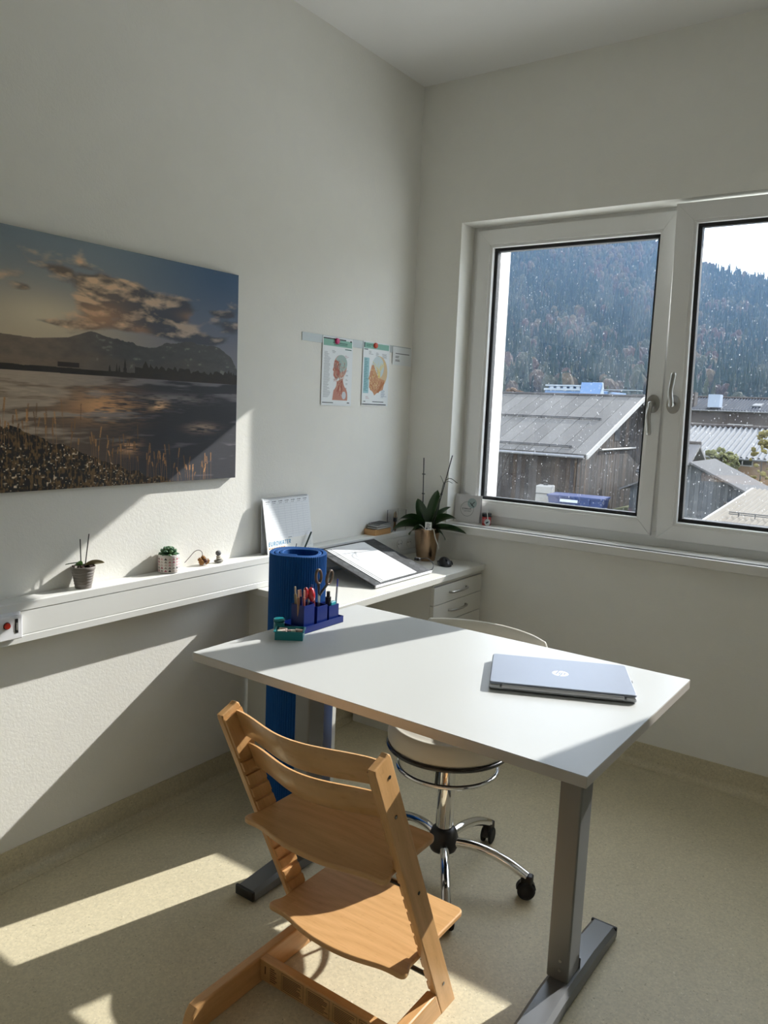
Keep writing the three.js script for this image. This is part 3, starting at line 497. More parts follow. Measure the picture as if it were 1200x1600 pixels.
// ------------------------------------------------------------------ magnet strip, charts, card
single('magnet_strip', 'thin grey metal magnet strip on the wall above the charts', 'strip', bx(0.0003, 0.0025, 1.680, 1.7125, 0.02, 0.80, 0.0006), std({ color: lin(0.46, 0.50, 0.49), roughness: 0.45, metalness: 0.2 }));
const tiny = (c, x, y, w, n, dy, r, col = '#777') => { c.fillStyle = col; for (let i = 0; i < n; i++) c.fillRect(x + (r() < 0.3 ? r() * 8 : 0), y + i * dy, w * (0.45 + 0.55 * r()), 2.4); };
function chart(kind) {
  return canvasTex(420, 594, (c, w, h) => {
    const r = rng(kind + 3); c.fillStyle = '#eef2f2'; c.fillRect(0, 0, w, h);
    if (kind === 0) { c.fillStyle = '#8fbfae'; c.fillRect(12, 24, w - 24, 56); c.fillStyle = '#14201e'; c.fillRect(10, 14, w - 110, 9); c.fillRect(w - 40, 18, 22, 12); c.fillStyle = '#3c6a5e'; c.fillRect(136, 46, 70, 7); c.fillRect(212, 46, 130, 7); c.fillRect(150, 60, 190, 5); c.fillRect(w - 110, 94, 92, 7); }
    else { c.fillStyle = '#8fbfae'; c.fillRect(10, 12, w - 22, 52); c.fillStyle = '#123a3a'; c.fillRect(10, 12, 16, 44); c.fillRect(14, 70, 60, 7); c.fillStyle = '#3c6a5e'; c.fillRect(44, 26, 96, 6); c.fillRect(44, 40, 70, 6); c.fillStyle = '#a3cdd2'; c.fillRect(18, 150, 82, 330); tiny(c, 24, 160, 66, 38, 8, r, '#4f7f86'); }
    const ell = (x, y, a, b, col, rot = 0) => { c.fillStyle = col; c.beginPath(); c.ellipse(x, y, a, b, rot, 0, 7); c.fill(); };
    if (kind === 0) {
      tiny(c, 24, 132, 96, 44, 9, r, '#8a8f92'); tiny(c, 130, 116, 70, 3, 9, r); tiny(c, 310, 150, 60, 3, 9, r, '#b08b92'); for (let i = 0; i < 6; i++) tiny(c, 330, 280 + i * 38, 40, 2, 8, r, '#8a8f92');
      c.fillStyle = '#c48a78'; c.beginPath(); c.moveTo(150, 545); c.lineTo(165, 460); c.quadraticCurveTo(210, 430, 205, 380); c.lineTo(290, 350); c.quadraticCurveTo(300, 420, 340, 440); c.quadraticCurveTo(370, 480, 362, 545); c.closePath(); c.fill();
      ell(250, 250, 92, 100, '#c99b8a'); ell(262, 222, 84, 74, '#a9bdb6'); c.fillStyle = '#b5705f'; c.beginPath(); c.moveTo(176, 190); c.lineTo(160, 250); c.lineTo(146, 284); c.lineTo(160, 296); c.lineTo(156, 330); c.lineTo(176, 352); c.quadraticCurveTo(210, 370, 250, 330); c.lineTo(230, 210); c.closePath(); c.fill();
      for (let i = 0; i < 160; i++) { const x = 165 + r() * 150, y = 190 + r() * 180; c.strokeStyle = ['#8d3d35', '#a85b4c', '#d9b49a', '#7a8f8a', '#d7c9a8'][Math.floor(r() * 5)]; c.lineWidth = 2 + r() * 3; c.beginPath(); c.moveTo(x, y); c.lineTo(x - 10 + r() * 24, y + 8 + r() * 22); c.stroke(); }
      for (let i = 0; i < 46; i++) { c.strokeStyle = ['#9a4237', '#b86a58', '#d7b79a'][i % 3]; c.lineWidth = 4; c.beginPath(); const x = 210 + r() * 80; c.moveTo(x, 370 + r() * 20); c.lineTo(x - 30 + r() * 60, 450 + r() * 60); c.stroke(); }
      ell(312, 500, 30, 34, '#d6d8dc');
    } else {
      tiny(c, 90, 86, 70, 4, 9, r); tiny(c, 200, 96, 60, 4, 9, r); tiny(c, 300, 100, 80, 5, 9, r); tiny(c, 300, 440, 90, 9, 9, r, '#6f88a0'); tiny(c, 60, 510, 70, 3, 9, r, '#b08b92');
      ell(262, 275, 132, 150, '#dcc39a'); ell(240, 232, 96, 104, '#cfdcdc'); c.fillStyle = '#cf9a74'; c.beginPath(); c.moveTo(140, 220); c.lineTo(116, 300); c.lineTo(96, 344); c.lineTo(112, 358); c.lineTo(112, 420); c.lineTo(130, 450); c.quadraticCurveTo(170, 455, 196, 500); c.quadraticCurveTo(230, 470, 330, 440); c.lineTo(360, 350); c.lineTo(250, 330); c.lineTo(170, 210); c.closePath(); c.fill();
      for (let i = 0; i < 190; i++) { const x = 116 + r() * 150, y = 250 + r() * 190; c.strokeStyle = ['#a85040', '#c98a52', '#e6d58e', '#b96f4a', '#f0e2b0'][Math.floor(r() * 5)]; c.lineWidth = 2 + r() * 3; c.beginPath(); c.moveTo(x, y); c.lineTo(x - 14 + r() * 30, y + 4 + r() * 20); c.stroke(); }
      for (let i = 0; i < 22; i++) { c.strokeStyle = '#e8d27c'; c.lineWidth = 2.5; c.beginPath(); c.moveTo(250 + r() * 40, 330); c.quadraticCurveTo(200 + r() * 120, 260, 150 + r() * 230, 180 + r() * 60); c.stroke(); }
      for (let i = 0; i < 16; i++) { c.strokeStyle = '#bb7a50'; c.lineWidth = 5; c.beginPath(); c.moveTo(300 + r() * 50, 360 + r() * 20); c.lineTo(230 + r() * 40, 470); c.stroke(); }
    }
    c.fillStyle = '#2a3230'; if (kind === 0) { c.fillRect(14, 566, 150, 6); c.fillRect(w - 60, 562, 34, 8); } else { c.fillRect(30, 555, 30, 6); c.fillRect(170, 555, 180, 6); c.fillRect(10, 580, w - 40, 8); }
  });
}
const paperMat = (map) => std({ map, roughness: 0.75 });
function sheet(name, label, cat, kind, z0, z1, y0, y1) {
  const t = thing(name, label, cat, [0.0028, y0, z0]);
  part('paper', bx(0, 0.0008, 0, y1 - y0, 0, z1 - z0), std({ color: lin(0.8, 0.81, 0.81), roughness: 0.8 }), t);
  part('print', plane(z1 - z0, y1 - y0).rotateY(Math.PI / 2).translate(0.0011, (y1 - y0) / 2, (z1 - z0) / 2), paperMat(kind), t);
}
sheet('anatomy_chart', 'anatomy chart of head, neck and shoulders under the pink magnet', 'chart', chart(0), 0.472, 0.674, 1.4285, 1.711);
sheet('anatomy_chart', 'anatomy chart of a large head in profile under the red magnet', 'chart', chart(1), 0.196, 0.397, 1.436, 1.7145);
sheet('note_card', 'small white printed card next to the wall corner', 'card', canvasTex(256, 140, (c, w, h) => { c.fillStyle = '#e9ecea'; c.fillRect(0, 0, w, h); c.fillStyle = '#555'; c.fillRect(36, 48, 190, 5); for (const [y, l] of [[70, 50], [80, 44], [98, 56], [107, 60]]) c.fillRect(36, y, l, 4); }), 0.014, 0.17, 1.627, 1.7085);
for (const [name, z, y, col, lab] of [['pink', 0.584, 1.695, [0.62, 0.02, 0.16], 'pink round magnet holding the neck chart'], ['red', 0.311, 1.700, [0.68, 0.06, 0.02], 'red round magnet holding the large head chart']])
  single('magnet', lab, 'magnet', at(lathe([[0, 0], [0.0115, 0], [0.0125, 0.002], [0.0115, 0.008], [0.009, 0.0095], [0, 0.0098]], 28), 0, 0, 0, 0, 0, -Math.PI / 2), std({ color: lin(...col), roughness: 0.35 }), [0.0041, y, z]);
// ------------------------------------------------------------------ desk calendar on the ledge
{
  const TY = 0.8535, t = thing('desk_calendar', 'standing spiral desk calendar with blue lettering on the ledge', 'calendar', [0.045, TY, 0.745], 0.04);
  const w = 0.28, h = 0.212, lean = 0.16;
  const face = canvasTex(1024, 776, (c, W, H) => {
    c.fillStyle = '#eef1f3'; c.fillRect(0, 0, W, H); c.strokeStyle = '#b9c0c6'; c.lineWidth = 2;
    c.fillStyle = '#555b60'; for (let k = 0; k < 7; k++) { c.fillRect(60 + k * 138, 36, 16, 14); c.fillRect(86 + k * 138, 38, 56, 9); c.fillRect(64 + k * 138, 66, 12, 9); c.fillRect(86 + k * 138, 66, 40, 5); }
    for (let y = 92; y < 566; y += 34) { c.beginPath(); c.moveTo(40, y); c.lineTo(990, y); c.stroke(); } for (let x = 40; x <= 990; x += 136) { c.beginPath(); c.moveTo(x, 28); c.lineTo(x, 566); c.stroke(); }
    c.fillStyle = '#8d9499'; c.fillRect(470, 574, 80, 8);
    c.fillStyle = '#f5f5f0'; c.fillRect(0, 588, W, H - 588);
    c.save(); c.transform(1, 0, -0.2, 1, 170, 0); c.font = 'bold 82px sans-serif'; c.fillStyle = '#1f7fae'; c.fillText('EUROWATER', -14, 664, 700); c.restore();
    c.fillStyle = '#d2a15c'; for (let k = 0; k < 7; k++) c.fillRect(30 + k * 52, 690, 40, 16);
    c.strokeStyle = '#9aa39f'; for (let k = 0; k < 9; k++) { c.beginPath(); c.moveTo(760, 610 + k * 16); c.lineTo(985, 606 + k * 16); c.stroke(); }
    c.strokeStyle = '#26302a'; c.lineWidth = 16; c.beginPath(); c.moveTo(640, 690); c.lineTo(600, 776); c.stroke();
  });
  const g = plane(w, h).translate(0, h / 2, 0.0012).rotateX(-lean).rotateY(Math.PI / 2).translate(0, 0, w / 2 + 0.0);
  const pad = new THREE.BoxGeometry(w, h, 0.002).translate(0, h / 2, 0).rotateX(-lean).rotateY(Math.PI / 2).translate(0, 0, w / 2);
  const white = std({ color: lin(0.8, 0.81, 0.82), roughness: 0.7 });
  const p = part('page', pad, white, t); part('print', g, paperMat(face), p);
  part('back_board', new THREE.BoxGeometry(w, h * 1.0, 0.0015).translate(0, -h / 2, 0).rotateX(-0.02).translate(0, h * Math.cos(lean), -h * Math.sin(lean) - 0.004).rotateY(Math.PI / 2).translate(0, 0.0025, w / 2), white, t);
  for (let k = 0; k < 30; k++) part('spiral_ring', at(new THREE.TorusGeometry(0.0042, 0.0006, 6, 14), -h * Math.sin(lean) - 0.001, h * Math.cos(lean) - 0.001, 0.012 + k * (w - 0.024) / 29), M.satin, t);
  single('pencil', 'dark green pencil leaning against the desk calendar', 'pencil', bar([0, 0, 0], [-0.012, 0.062, -0.055], 0.0035, 6), std({ color: lin(0.015, 0.045, 0.03), roughness: 0.4 }), [0.066, TY + 0.0005, 0.825]);
}
// ------------------------------------------------------------------ plants and trinkets on the ledge
function leaf(len, wid, bend, fold = 0.25, tipDrop = 0) {
  // base at the origin, growing along +x, bending down with bend, folded along its midrib
  const N = 12, K = 6, pos = [], idx = [];
  for (let s = 0; s <= 1; s++) for (let i = 0; i <= N; i++) { const t = i / N, w = wid * Math.pow(Math.sin(Math.PI * Math.pow(clamp(t * 0.97 + 0.03), 0.95)), 0.62) * (t < 1 ? 1 : 0.05), a = bend * t; const cx = bend ? len * Math.sin(a) / (bend || 1) : len * t, cy = bend ? -len * (1 - Math.cos(a)) / bend : 0; for (let k = 0; k <= K; k++) { const q = (k / K - 0.5) * 2; const th = 0.0011 * (1 - q * q * 0.8) * (s ? -1 : 1); pos.push(cx + Math.sin(a) * (fold * w * Math.abs(q)) , cy + Math.cos(a) * (fold * w * Math.abs(q)) + th - tipDrop * t * t, q * w); } }
  const row = K + 1, S = (N + 1) * row;
  for (let i = 0; i < N; i++) for (let k = 0; k < K; k++) { const a = i * row + k, b = a + 1, c = a + row, d = c + 1; idx.push(a, b, d, a, d, c, S + a, S + d, S + b, S + a, S + c, S + d); }
  const g = new THREE.BufferGeometry(); g.setAttribute('position', new THREE.Float32BufferAttribute(pos, 3)); g.setIndex(idx); g.computeVertexNormals(); return g;
}
const TY = 0.8535;
{
  const t = thing('potted_seedling', 'small taupe ribbed pot with young orchid and two sticks', 'potted plant', [0.036, TY, 1.805]);
  const P = [[0, 0], [0.024, 0]]; for (let k = 0; k <= 40; k++) { const f = k / 40; P.push([mix(0.024, 0.0335, f) + 0.0006 * Math.sin(f * 40), 0.002 + f * 0.056]); } P.push([0.0355, 0.059], [0.0355, 0.066], [0.0325, 0.0665], [0.0315, 0.058], [0, 0.058]);
  part('pot', lathe(P, 40), phys({ color: lin(0.24, 0.215, 0.19), roughness: 0.5 }), t);
  const soil = part('bark', merge(Array.from({ length: 22 }, (_, i) => { const r = rng(i + 9); return at(new THREE.DodecahedronGeometry(0.004 + 0.004 * r(), 0), (r() - 0.5) * 0.045, 0.0595 + r() * 0.008, (r() - 0.5) * 0.045, r() * 3, r() * 3); })), std({ color: lin(0.045, 0.025, 0.018), roughness: 0.9 }), t); soil.userData.kind = 'stuff';
  const dark = std({ color: lin(0.03, 0.03, 0.028), roughness: 0.5 });
  part('stick', bar([0.002, 0.055, 0.008], [0.004, 0.150, 0.012], 0.0016, 8), dark, t); part('stick', bar([0.002, 0.055, -0.004], [0.0, 0.162, -0.021], 0.0016, 8), dark, t);
  const green = std({ color: lin(0.05, 0.12, 0.025), roughness: 0.4, side: THREE.DoubleSide }), tan = std({ color: lin(0.30, 0.25, 0.12), roughness: 0.5, side: THREE.DoubleSide });
  const l1 = part('leaf', leaf(0.058, 0.012, 0.5), tan, t); l1.position.set(0.002, 0.068, -0.004); l1.rotation.set(-0.9, Math.PI / 2 - 0.25, 0.25, 'YZX'); l1.userData.label = 'tan ageing leaf';
  const l2 = part('leaf', leaf(0.045, 0.012, 0.6), green, t); l2.position.set(0.004, 0.07, 0.006); l2.rotation.set(0.8, -Math.PI / 2 + 0.3, 0.45, 'YZX');
  const l3 = part('leaf', leaf(0.07, 0.007, 0.1), green, t); l3.position.set(0.0, 0.078, 0.004); l3.rotation.set(0.2, -Math.PI / 2 + 0.25, 0.12, 'YZX');
}
{
  const t = thing('potted_succulent', 'green rosette succulent in a pot with coloured triangles', 'potted plant', [0.036, TY, 1.482]);
  const tri = canvasTex(768, 256, (c, w, h) => { c.fillStyle = '#e6ded8'; c.fillRect(0, 0, w, h); const r = rng(12), cols = ['#2b2a2c', '#b2596a', '#d9a3a6', '#8b8378', '#c9b9ad', '#7c3c4b', '#9a9388', '#bf7f80']; for (let j = 0; j < 5; j++) for (let i = 0; i < 16; i++) { const x = i * 48 + (j % 2) * 0, y = 14 + j * 47; c.fillStyle = cols[Math.floor(r() * cols.length)]; c.beginPath(); c.moveTo(x + 6, y + 40); c.lineTo(x + 44, y + 40); c.lineTo(x + 25, y + 4); c.fill(); } });
  part('pot', lathe([[0, 0], [0.031, 0], [0.0335, 0.003], [0.0345, 0.058], [0.0345, 0.0615], [0.032, 0.062], [0.031, 0.052], [0, 0.052]], 48), phys({ color: lin(0.75, 0.72, 0.68), roughness: 0.35 }), t);
  part('pattern', new THREE.CylinderGeometry(0.0350, 0.0342, 0.054, 48, 1, true).translate(0, 0.0305, 0), phys({ map: tri, roughness: 0.35 }), t);
  part('soil', at(cyl(0.0312, 0.0312, 0.003, 32), 0, 0.054, 0), std({ color: lin(0.05, 0.035, 0.025), roughness: 1 }), t);
  const gm = [std({ color: lin(0.10, 0.20, 0.085), roughness: 0.5 }), std({ color: lin(0.055, 0.14, 0.075), roughness: 0.5 })], fat = new THREE.SphereGeometry(1, 10, 8);
  { const p = fat.attributes.position; for (let i = 0; i < p.count; i++) { const x = p.getX(i); p.setXYZ(i, (x + 1) / 2, p.getY(i) * (0.25 + 0.1 * x), p.getZ(i) * (0.55 + 0.45 * x) * 0.5); } fat.computeVertexNormals(); }
  let k = 0; for (const [n, el, len, y] of [[9, 0.12, 0.036, 0.058], [8, 0.45, 0.032, 0.062], [7, 0.8, 0.026, 0.066], [5, 1.15, 0.02, 0.069]]) for (let i = 0; i < n; i++) { const l = part('leaf', fat, gm[k++ % 2], t); l.position.set(0, y, 0); l.rotation.set(0, i / n * 2 * Math.PI + el, el, 'YXZ'); l.scale.set(len, 0.018, 0.022); }
}
{
  const t = thing('chestnut_husk', 'brown dried spiny chestnut husk with curled stalk', 'seed husk', [0.03, TY, 1.325]);
  const hm = std({ color: lin(0.34, 0.17, 0.055), roughness: 0.9 }), r = rng(77);
  const lobe = (x, y, z, q) => { const g = []; g.push(new THREE.IcosahedronGeometry(q, 2)); for (let i = 0; i < 46; i++) { const v = new THREE.Vector3(r() - 0.5, r() - 0.5, r() - 0.5).normalize(), c = new THREE.ConeGeometry(q * 0.13, q * 0.55, 5); c.translate(0, q * 1.1, 0); c.applyQuaternion(new THREE.Quaternion().setFromUnitVectors(new THREE.Vector3(0, 1, 0), v)); g.push(c); } return merge(g).translate(x, y, z); };
  for (const [x, y, z, q] of [[0.006, 0.012, 0.012, 0.0095], [0.006, 0.013, -0.012, 0.0095], [-0.008, 0.013, 0.0, 0.010], [0.002, 0.026, 0.002, 0.0085], [0.002, 0.022, 0.016, 0.007]]) part('husk_lobe', lobe(x, y, z, q), hm, t);
  part('nut', at(new THREE.SphereGeometry(0.008, 16, 12), 0.012, 0.017, 0), phys({ color: lin(0.09, 0.025, 0.012), roughness: 0.25 }), t);
  part('stalk', tube([[0.002, 0.03, 0.005], [0.0, 0.048, 0.006], [-0.002, 0.056, 0.02], [-0.004, 0.052, 0.036], [-0.006, 0.036, 0.055], [-0.008, 0.018, 0.076]], 0.0011, 30, 6), std({ color: lin(0.07, 0.035, 0.025), roughness: 0.9 }), t);
}
{
  const t = thing('stone_stack', 'small balanced stack of grey pebbles beside the husk', 'stones', [0.034, TY, 1.255]);
  const st = (c) => std({ color: lin(...c), roughness: 0.7 });
  const peb = (a, b, c, s) => { const g = new THREE.IcosahedronGeometry(1, 4), p = g.attributes.position, v = new THREE.Vector3(); for (let i = 0; i < p.count; i++) { v.fromBufferAttribute(p, i); const n = 1 + 0.12 * (vn(v.x * 2 + s, v.y * 2 + v.z * 2, s) - 0.5); p.setXYZ(i, v.x * a * n, v.y * b * n, v.z * c * n); } g.computeVertexNormals(); return g; };
  part('pebble', peb(0.014, 0.006, 0.02, 1).translate(0, 0.0065, 0), st([0.20, 0.19, 0.16]), t);
  part('pebble', peb(0.010, 0.004, 0.013, 2).translate(0.001, 0.0155, -0.001), st([0.50, 0.47, 0.40]), t);
  part('pebble', peb(0.007, 0.0042, 0.009, 3).translate(0, 0.0225, 0.002), st([0.42, 0.38, 0.31]), t);
  part('pebble', peb(0.010, 0.0095, 0.0105, 4).translate(0, 0.0352, 0.002), st([0.17, 0.17, 0.17]), t);
}
// wooden tray and notebooks near the corner
{
  const t = thing('wooden_tray', 'small light wooden tray on the ledge near the corner', 'tray', [0.004, TY, 0.215]);
  part('base', uvM(bx(0, 0.062, 0, 0.004, 0, 0.125), 2), M.wood, t);
  for (const [a, b, c, d] of [[0, 0.062, 0, 0.006], [0, 0.062, 0.119, 0.125], [0, 0.006, 0.006, 0.119], [0.056, 0.062, 0.006, 0.119]]) part('side', uvM(bx(a, b, 0.004, 0.026, c, d, 0.001), 2), M.wood, t);
  const cov = [[0.02, 0.02, 0.022], [0.30, 0.31, 0.31], [0.03, 0.03, 0.034]], labs = ['black notebook at the bottom of the wooden tray', 'grey notebook in the middle of the tray pile', 'dark slim notebook on top of the tray pile']; let y = TY + 0.0262;
  cov.forEach((c, i) => { const n = thing('notebook', labs[i], 'notebook', [0.036, y, 0.275 - i * 0.006], [0.05, -0.06, 0.1][i], 'notebooks on the wooden tray'); const hh = [0.010, 0.008, 0.006][i]; part('cover', merge(bx(-0.031, 0.031, 0, 0.0012, -0.05, 0.05), bx(-0.031, 0.031, hh - 0.0012, hh, -0.05, 0.05), bx(-0.031, -0.0298, 0.0012, hh - 0.0012, -0.05, 0.05)), std({ color: lin(...c), roughness: 0.5 }), n); part('pages', bx(-0.0296, 0.029, 0.0013, hh - 0.0013, -0.048, 0.048), std({ color: lin(0.7, 0.69, 0.64), roughness: 0.9 }), n); y += hh + 0.0002; });
  const b = thing('acrylic_holder', 'clear acrylic holder standing at the wall corner', 'holder', [0.035, TY, 0.125]);
  const acr = phys({ color: 0xffffff, roughness: 0.02, transmission: 1, thickness: 0.002, ior: 1.49 });
  for (const [a, c, e, f] of [[-0.024, 0.024, -0.045, -0.0425], [-0.024, 0.024, 0.0425, 0.045], [-0.024, -0.0215, -0.0424, 0.0424], [0.0215, 0.024, -0.0424, 0.0424]]) part('pane', bx(a, c, 0, 0.098, e, f), acr, b);
  const q = thing('brush', 'wooden brush with dark band inside the clear holder', 'brush', [0.03, TY, 0.13]);
  part('handle', lathe([[0, 0], [0.006, 0], [0.0075, 0.01], [0.005, 0.03], [0.006, 0.042], [0, 0.042]], 20), std({ color: lin(0.30, 0.15, 0.05), roughness: 0.5 }), q); part('band', lathe([[0, 0.042], [0.0085, 0.042], [0.009, 0.062], [0, 0.062]], 20), M.blackPlastic, q); part('bristles', lathe([[0, 0.062], [0.008, 0.062], [0.006, 0.08], [0.002, 0.088], [0, 0.088]], 20), std({ color: lin(0.55, 0.38, 0.20), roughness: 0.9 }), q);
}
// ------------------------------------------------------------------ on the worktop
const WY = 0.7354;
{
  // writing folder leaning with its back edge on the trunking
  const ang = Math.atan2(0.098, 0.305);
  const t = thing('desk_folder', 'black patterned writing folder propped against the trunking', 'folder', [0.386, WY + 0.0045, 0.57], 0);
  const hex = canvasTex(512, 512, (c, w, h) => { c.fillStyle = '#1d1e20'; c.fillRect(0, 0, w, h); const r = rng(4), s = 26; c.lineWidth = 5; for (let j = -1; j < 14; j++) for (let i = -1; i < 13; i++) { const x = i * s * 1.73 + (j % 2 ? s * 0.866 : 0), y = j * s * 1.5; c.fillStyle = ['#3a3d40', '#2b2d2f', '#46494c', '#333638'][Math.floor(r() * 4)]; c.beginPath(); for (let k = 0; k < 6; k++) { const a = Math.PI / 3 * k + Math.PI / 6; c.lineTo(x + Math.cos(a) * s * 0.93, y + Math.sin(a) * s * 0.93); } c.closePath(); c.fill(); } });
  hex.wrapS = hex.wrapT = THREE.RepeatWrapping;
  const tilt = (g) => g.rotateZ(-ang);
  part('board', tilt(bx(-0.325, 0, 0, 0.007, -0.205, 0.205, 0.002)), M.blackPlastic, t);
  const topg = plane(0.32, 0.405).rotateX(-Math.PI / 2).translate(-0.1625, 0.0073, 0); part('pattern', tilt(topg), std({ map: hex, roughness: 0.6 }), t);
  part('edge_trim', tilt(bx(-0.003, 0.0035, -0.001, 0.0095, -0.2055, 0.2055, 0.0015)), std({ color: lin(0.55, 0.56, 0.57), roughness: 0.35, metalness: 0.5 }), t);
  for (let k = 0; k < 3; k++) {
    const p = single('paper_sheet', ['lowest white sheet of the paper stack on the folder', 'middle white sheet of the paper stack on the folder', 'top printed sheet of the paper stack on the folder'][k], 'paper', bx(-0.312 + k * 0.004, -0.012, 0.0082 + k * 0.0016, 0.0094 + k * 0.0016, -0.125 - k * 0.004, 0.125 - k * 0.010), std({ color: lin(0.83, 0.84, 0.84), roughness: 0.8 }), [0.386, WY + 0.0045, 0.60], 0, 'papers on the folder');
    p.rotation.z = -ang;
    if (k === 2) { const pr = canvasTex(512, 512, (c) => { c.clearRect(0, 0, 512, 512); const r = rng(8); c.fillStyle = 'rgba(120,130,150,0.5)'; for (let i = 0; i < 26; i++) c.fillRect(60, 40 + i * 17, 120 + r() * 260, 3); }); part('print', plane(0.27, 0.21).rotateX(-Math.PI / 2).translate(-0.16, 0.0132, -0.013), std({ map: pr, transparent: true, roughness: 0.8 }), p); }
  }
  const gl = thing('cable_loop', 'thin black cable loop lying at the folder edge', 'cable', [0.30, WY, 0.36]);
  part('wire', tube([[0.0, 0.045, -0.03], [0.03, 0.05, -0.05], [0.06, 0.03, -0.05], [0.075, 0.012, -0.02], [0.06, 0.006, 0.0]], 0.0018, 40, 6), M.rubber, gl);
  part('plug', bx(-0.02, 0.006, 0.038, 0.05, -0.04, -0.02, 0.003), M.rubber, gl);
}
{
  const t = thing('computer_mouse', 'black wireless mouse on the worktop beside the orchid pot', 'mouse', [0.335, WY, 0.165], 0.75);
  const g = new THREE.SphereGeometry(1, 32, 20, 0, 2 * Math.PI, 0, Math.PI / 2 + 0.15), p = g.attributes.position; for (let i = 0; i < p.count; i++) { const z = p.getZ(i), x = p.getX(i), y = p.getY(i); p.setXYZ(i, x * 0.031 * (1 - 0.08 * Math.cos(z * 2.4)), Math.max(0.0005, (y + 0.15) * 0.031 * (1 - 0.16 * z)), z * 0.05); } g.computeVertexNormals();
  part('body', g, phys({ color: lin(0.018, 0.02, 0.023), roughness: 0.4 }), t);
  part('wheel', at(cyl(0.008, 0.008, 0.006, 20), 0, 0.026, 0.028, 0, 0, Math.PI / 2), M.rubber, t);
  part('side_grip', merge([-1, 1].map((s) => at(new THREE.SphereGeometry(1, 16, 10).scale(0.004, 0.009, 0.028), s * 0.0295, 0.011, 0))), std({ color: lin(0.05, 0.055, 0.065), roughness: 0.6 }), t);
}
{
  const t = thing('potted_orchid', 'dark green orchid with two stakes in a bronze metallic pot', 'potted plant', [0.208, WY, 0.125]);
  part('pot', lathe([[0, 0], [0.041, 0], [0.043, 0.003], [0.0605, 0.15], [0.0605, 0.153], [0.0575, 0.153], [0.055, 0.14], [0, 0.14]], 56), std({ color: lin(0.36, 0.24, 0.15), metalness: 1, roughness: 0.26 }), t);
  const soil = part('bark', merge(Array.from({ length: 40 }, (_, i) => { const r = rng(i + 60); const a = r() * 7, q = Math.sqrt(r()) * 0.047; return at(new THREE.DodecahedronGeometry(0.006 + 0.005 * r(), 0), q * Math.cos(a), 0.143 + r() * 0.006, q * Math.sin(a), r() * 3, r() * 3); })), std({ color: lin(0.06, 0.04, 0.028), roughness: 0.95 }), t); soil.userData.kind = 'stuff';
  const lm = phys({ color: lin(0.014, 0.044, 0.009), roughness: 0.4, side: THREE.DoubleSide });
  // [length, half width, bend, azimuth (0 = +x, 90 = +z), rise, base height]
  for (const [l, w, b, az, rise, y, roll] of [[0.145, 0.028, 0.25, 150, 1.30, 0.15, 1.35], [0.185, 0.029, 0.2, -32, 1.42, 0.15, -1.35], [0.165, 0.028, 1.7, 160, 0.85, 0.155, 1.0], [0.21, 0.030, 1.55, 146, 0.45, 0.15, 0.9], [0.125, 0.028, 1.3, 122, 0.3, 0.148, 0.8], [0.165, 0.029, 1.5, -40, 0.9, 0.155, -1.0], [0.185, 0.024, 0.75, -28, 0.22, 0.15, -0.8], [0.14, 0.030, 0.7, -60, 1.05, 0.155, -0.9], [0.12, 0.022, 1.2, -10, 0.1, 0.148, -0.7]]) { const m = part('leaf', leaf(l, w, b, 0.18), lm, t); m.rotation.set(roll, -az * Math.PI / 180, rise, 'YZX'); m.position.set(0.008 * Math.cos(az * Math.PI / 180), y, 0.008 * Math.sin(az * Math.PI / 180)); }
  const dk = std({ color: lin(0.018, 0.016, 0.02), roughness: 0.5 });
  const s1 = part('stake', bar([-0.02, 0.14, 0.01], [-0.018, 0.475, 0.03], 0.0025, 8), dk, t); part('clip', merge(at(bx(-0.006, 0.008, -0.002, 0.002, -0.004, 0.004), -0.018, 0.40, 0.026), at(bx(-0.006, 0.006, -0.002, 0.002, -0.004, 0.004), -0.018, 0.31, 0.02)), dk, s1);
  const s2 = part('stake', bar([0.025, 0.14, 0.0], [0.125, 0.495, 0.02], 0.0025, 8), dk, t); part('clip', at(new THREE.SphereGeometry(0.006, 10, 8), 0.072, 0.315, 0.01), dk, s2);
  const fs = std({ color: lin(0.05, 0.05, 0.025), roughness: 0.6 });
  part('flower_stalk', tube([[0.02, 0.145, 0.012], [0.05, 0.24, 0.016], [0.075, 0.32, 0.018], [0.09, 0.37, 0.02], [0.12, 0.392, 0.025], [0.165, 0.375, 0.03]], 0.0017, 40, 6), fs, t);
  part('flower_stalk', tube([[0.088, 0.365, 0.02], [0.075, 0.39, 0.02], [0.068, 0.40, 0.02]], 0.0014, 12, 6), fs, t);
  part('flower_stalk', tube([[0.09, 0.37, 0.02], [0.115, 0.378, 0.024], [0.135, 0.372, 0.026]], 0.0013, 12, 6), fs, t);
  part('aerial_root', tube([[0.03, 0.15, 0.035], [0.06, 0.155, 0.045], [0.075, 0.12, 0.05], [0.095, 0.085, 0.055], [0.098, 0.07, 0.056]], 0.0024, 30, 6), std({ color: lin(0.42, 0.42, 0.36), roughness: 0.7 }), t);
  part('aerial_root', tube([[-0.02, 0.148, 0.03], [-0.03, 0.162, 0.045], [0.0, 0.168, 0.055], [0.02, 0.15, 0.05]], 0.0022, 24, 6), std({ color: lin(0.42, 0.42, 0.36), roughness: 0.7 }), t);
  const tag = canvasTex(64, 80, (c) => { c.fillStyle = '#e6e6e2'; c.fillRect(0, 0, 64, 80); c.fillStyle = '#444'; for (let i = 0; i < 6; i++) c.fillRect(12, 12 + i * 10, 26 + (i * 13) % 18, 4); c.fillRect(8, 58, 16, 14); });
  part('plant_tag', new THREE.BoxGeometry(0.03, 0.036, 0.0008).rotateX(-0.2).rotateY(0.55).translate(0.035, 0.168, 0.048), std({ map: tag, roughness: 0.6 }), t);
}
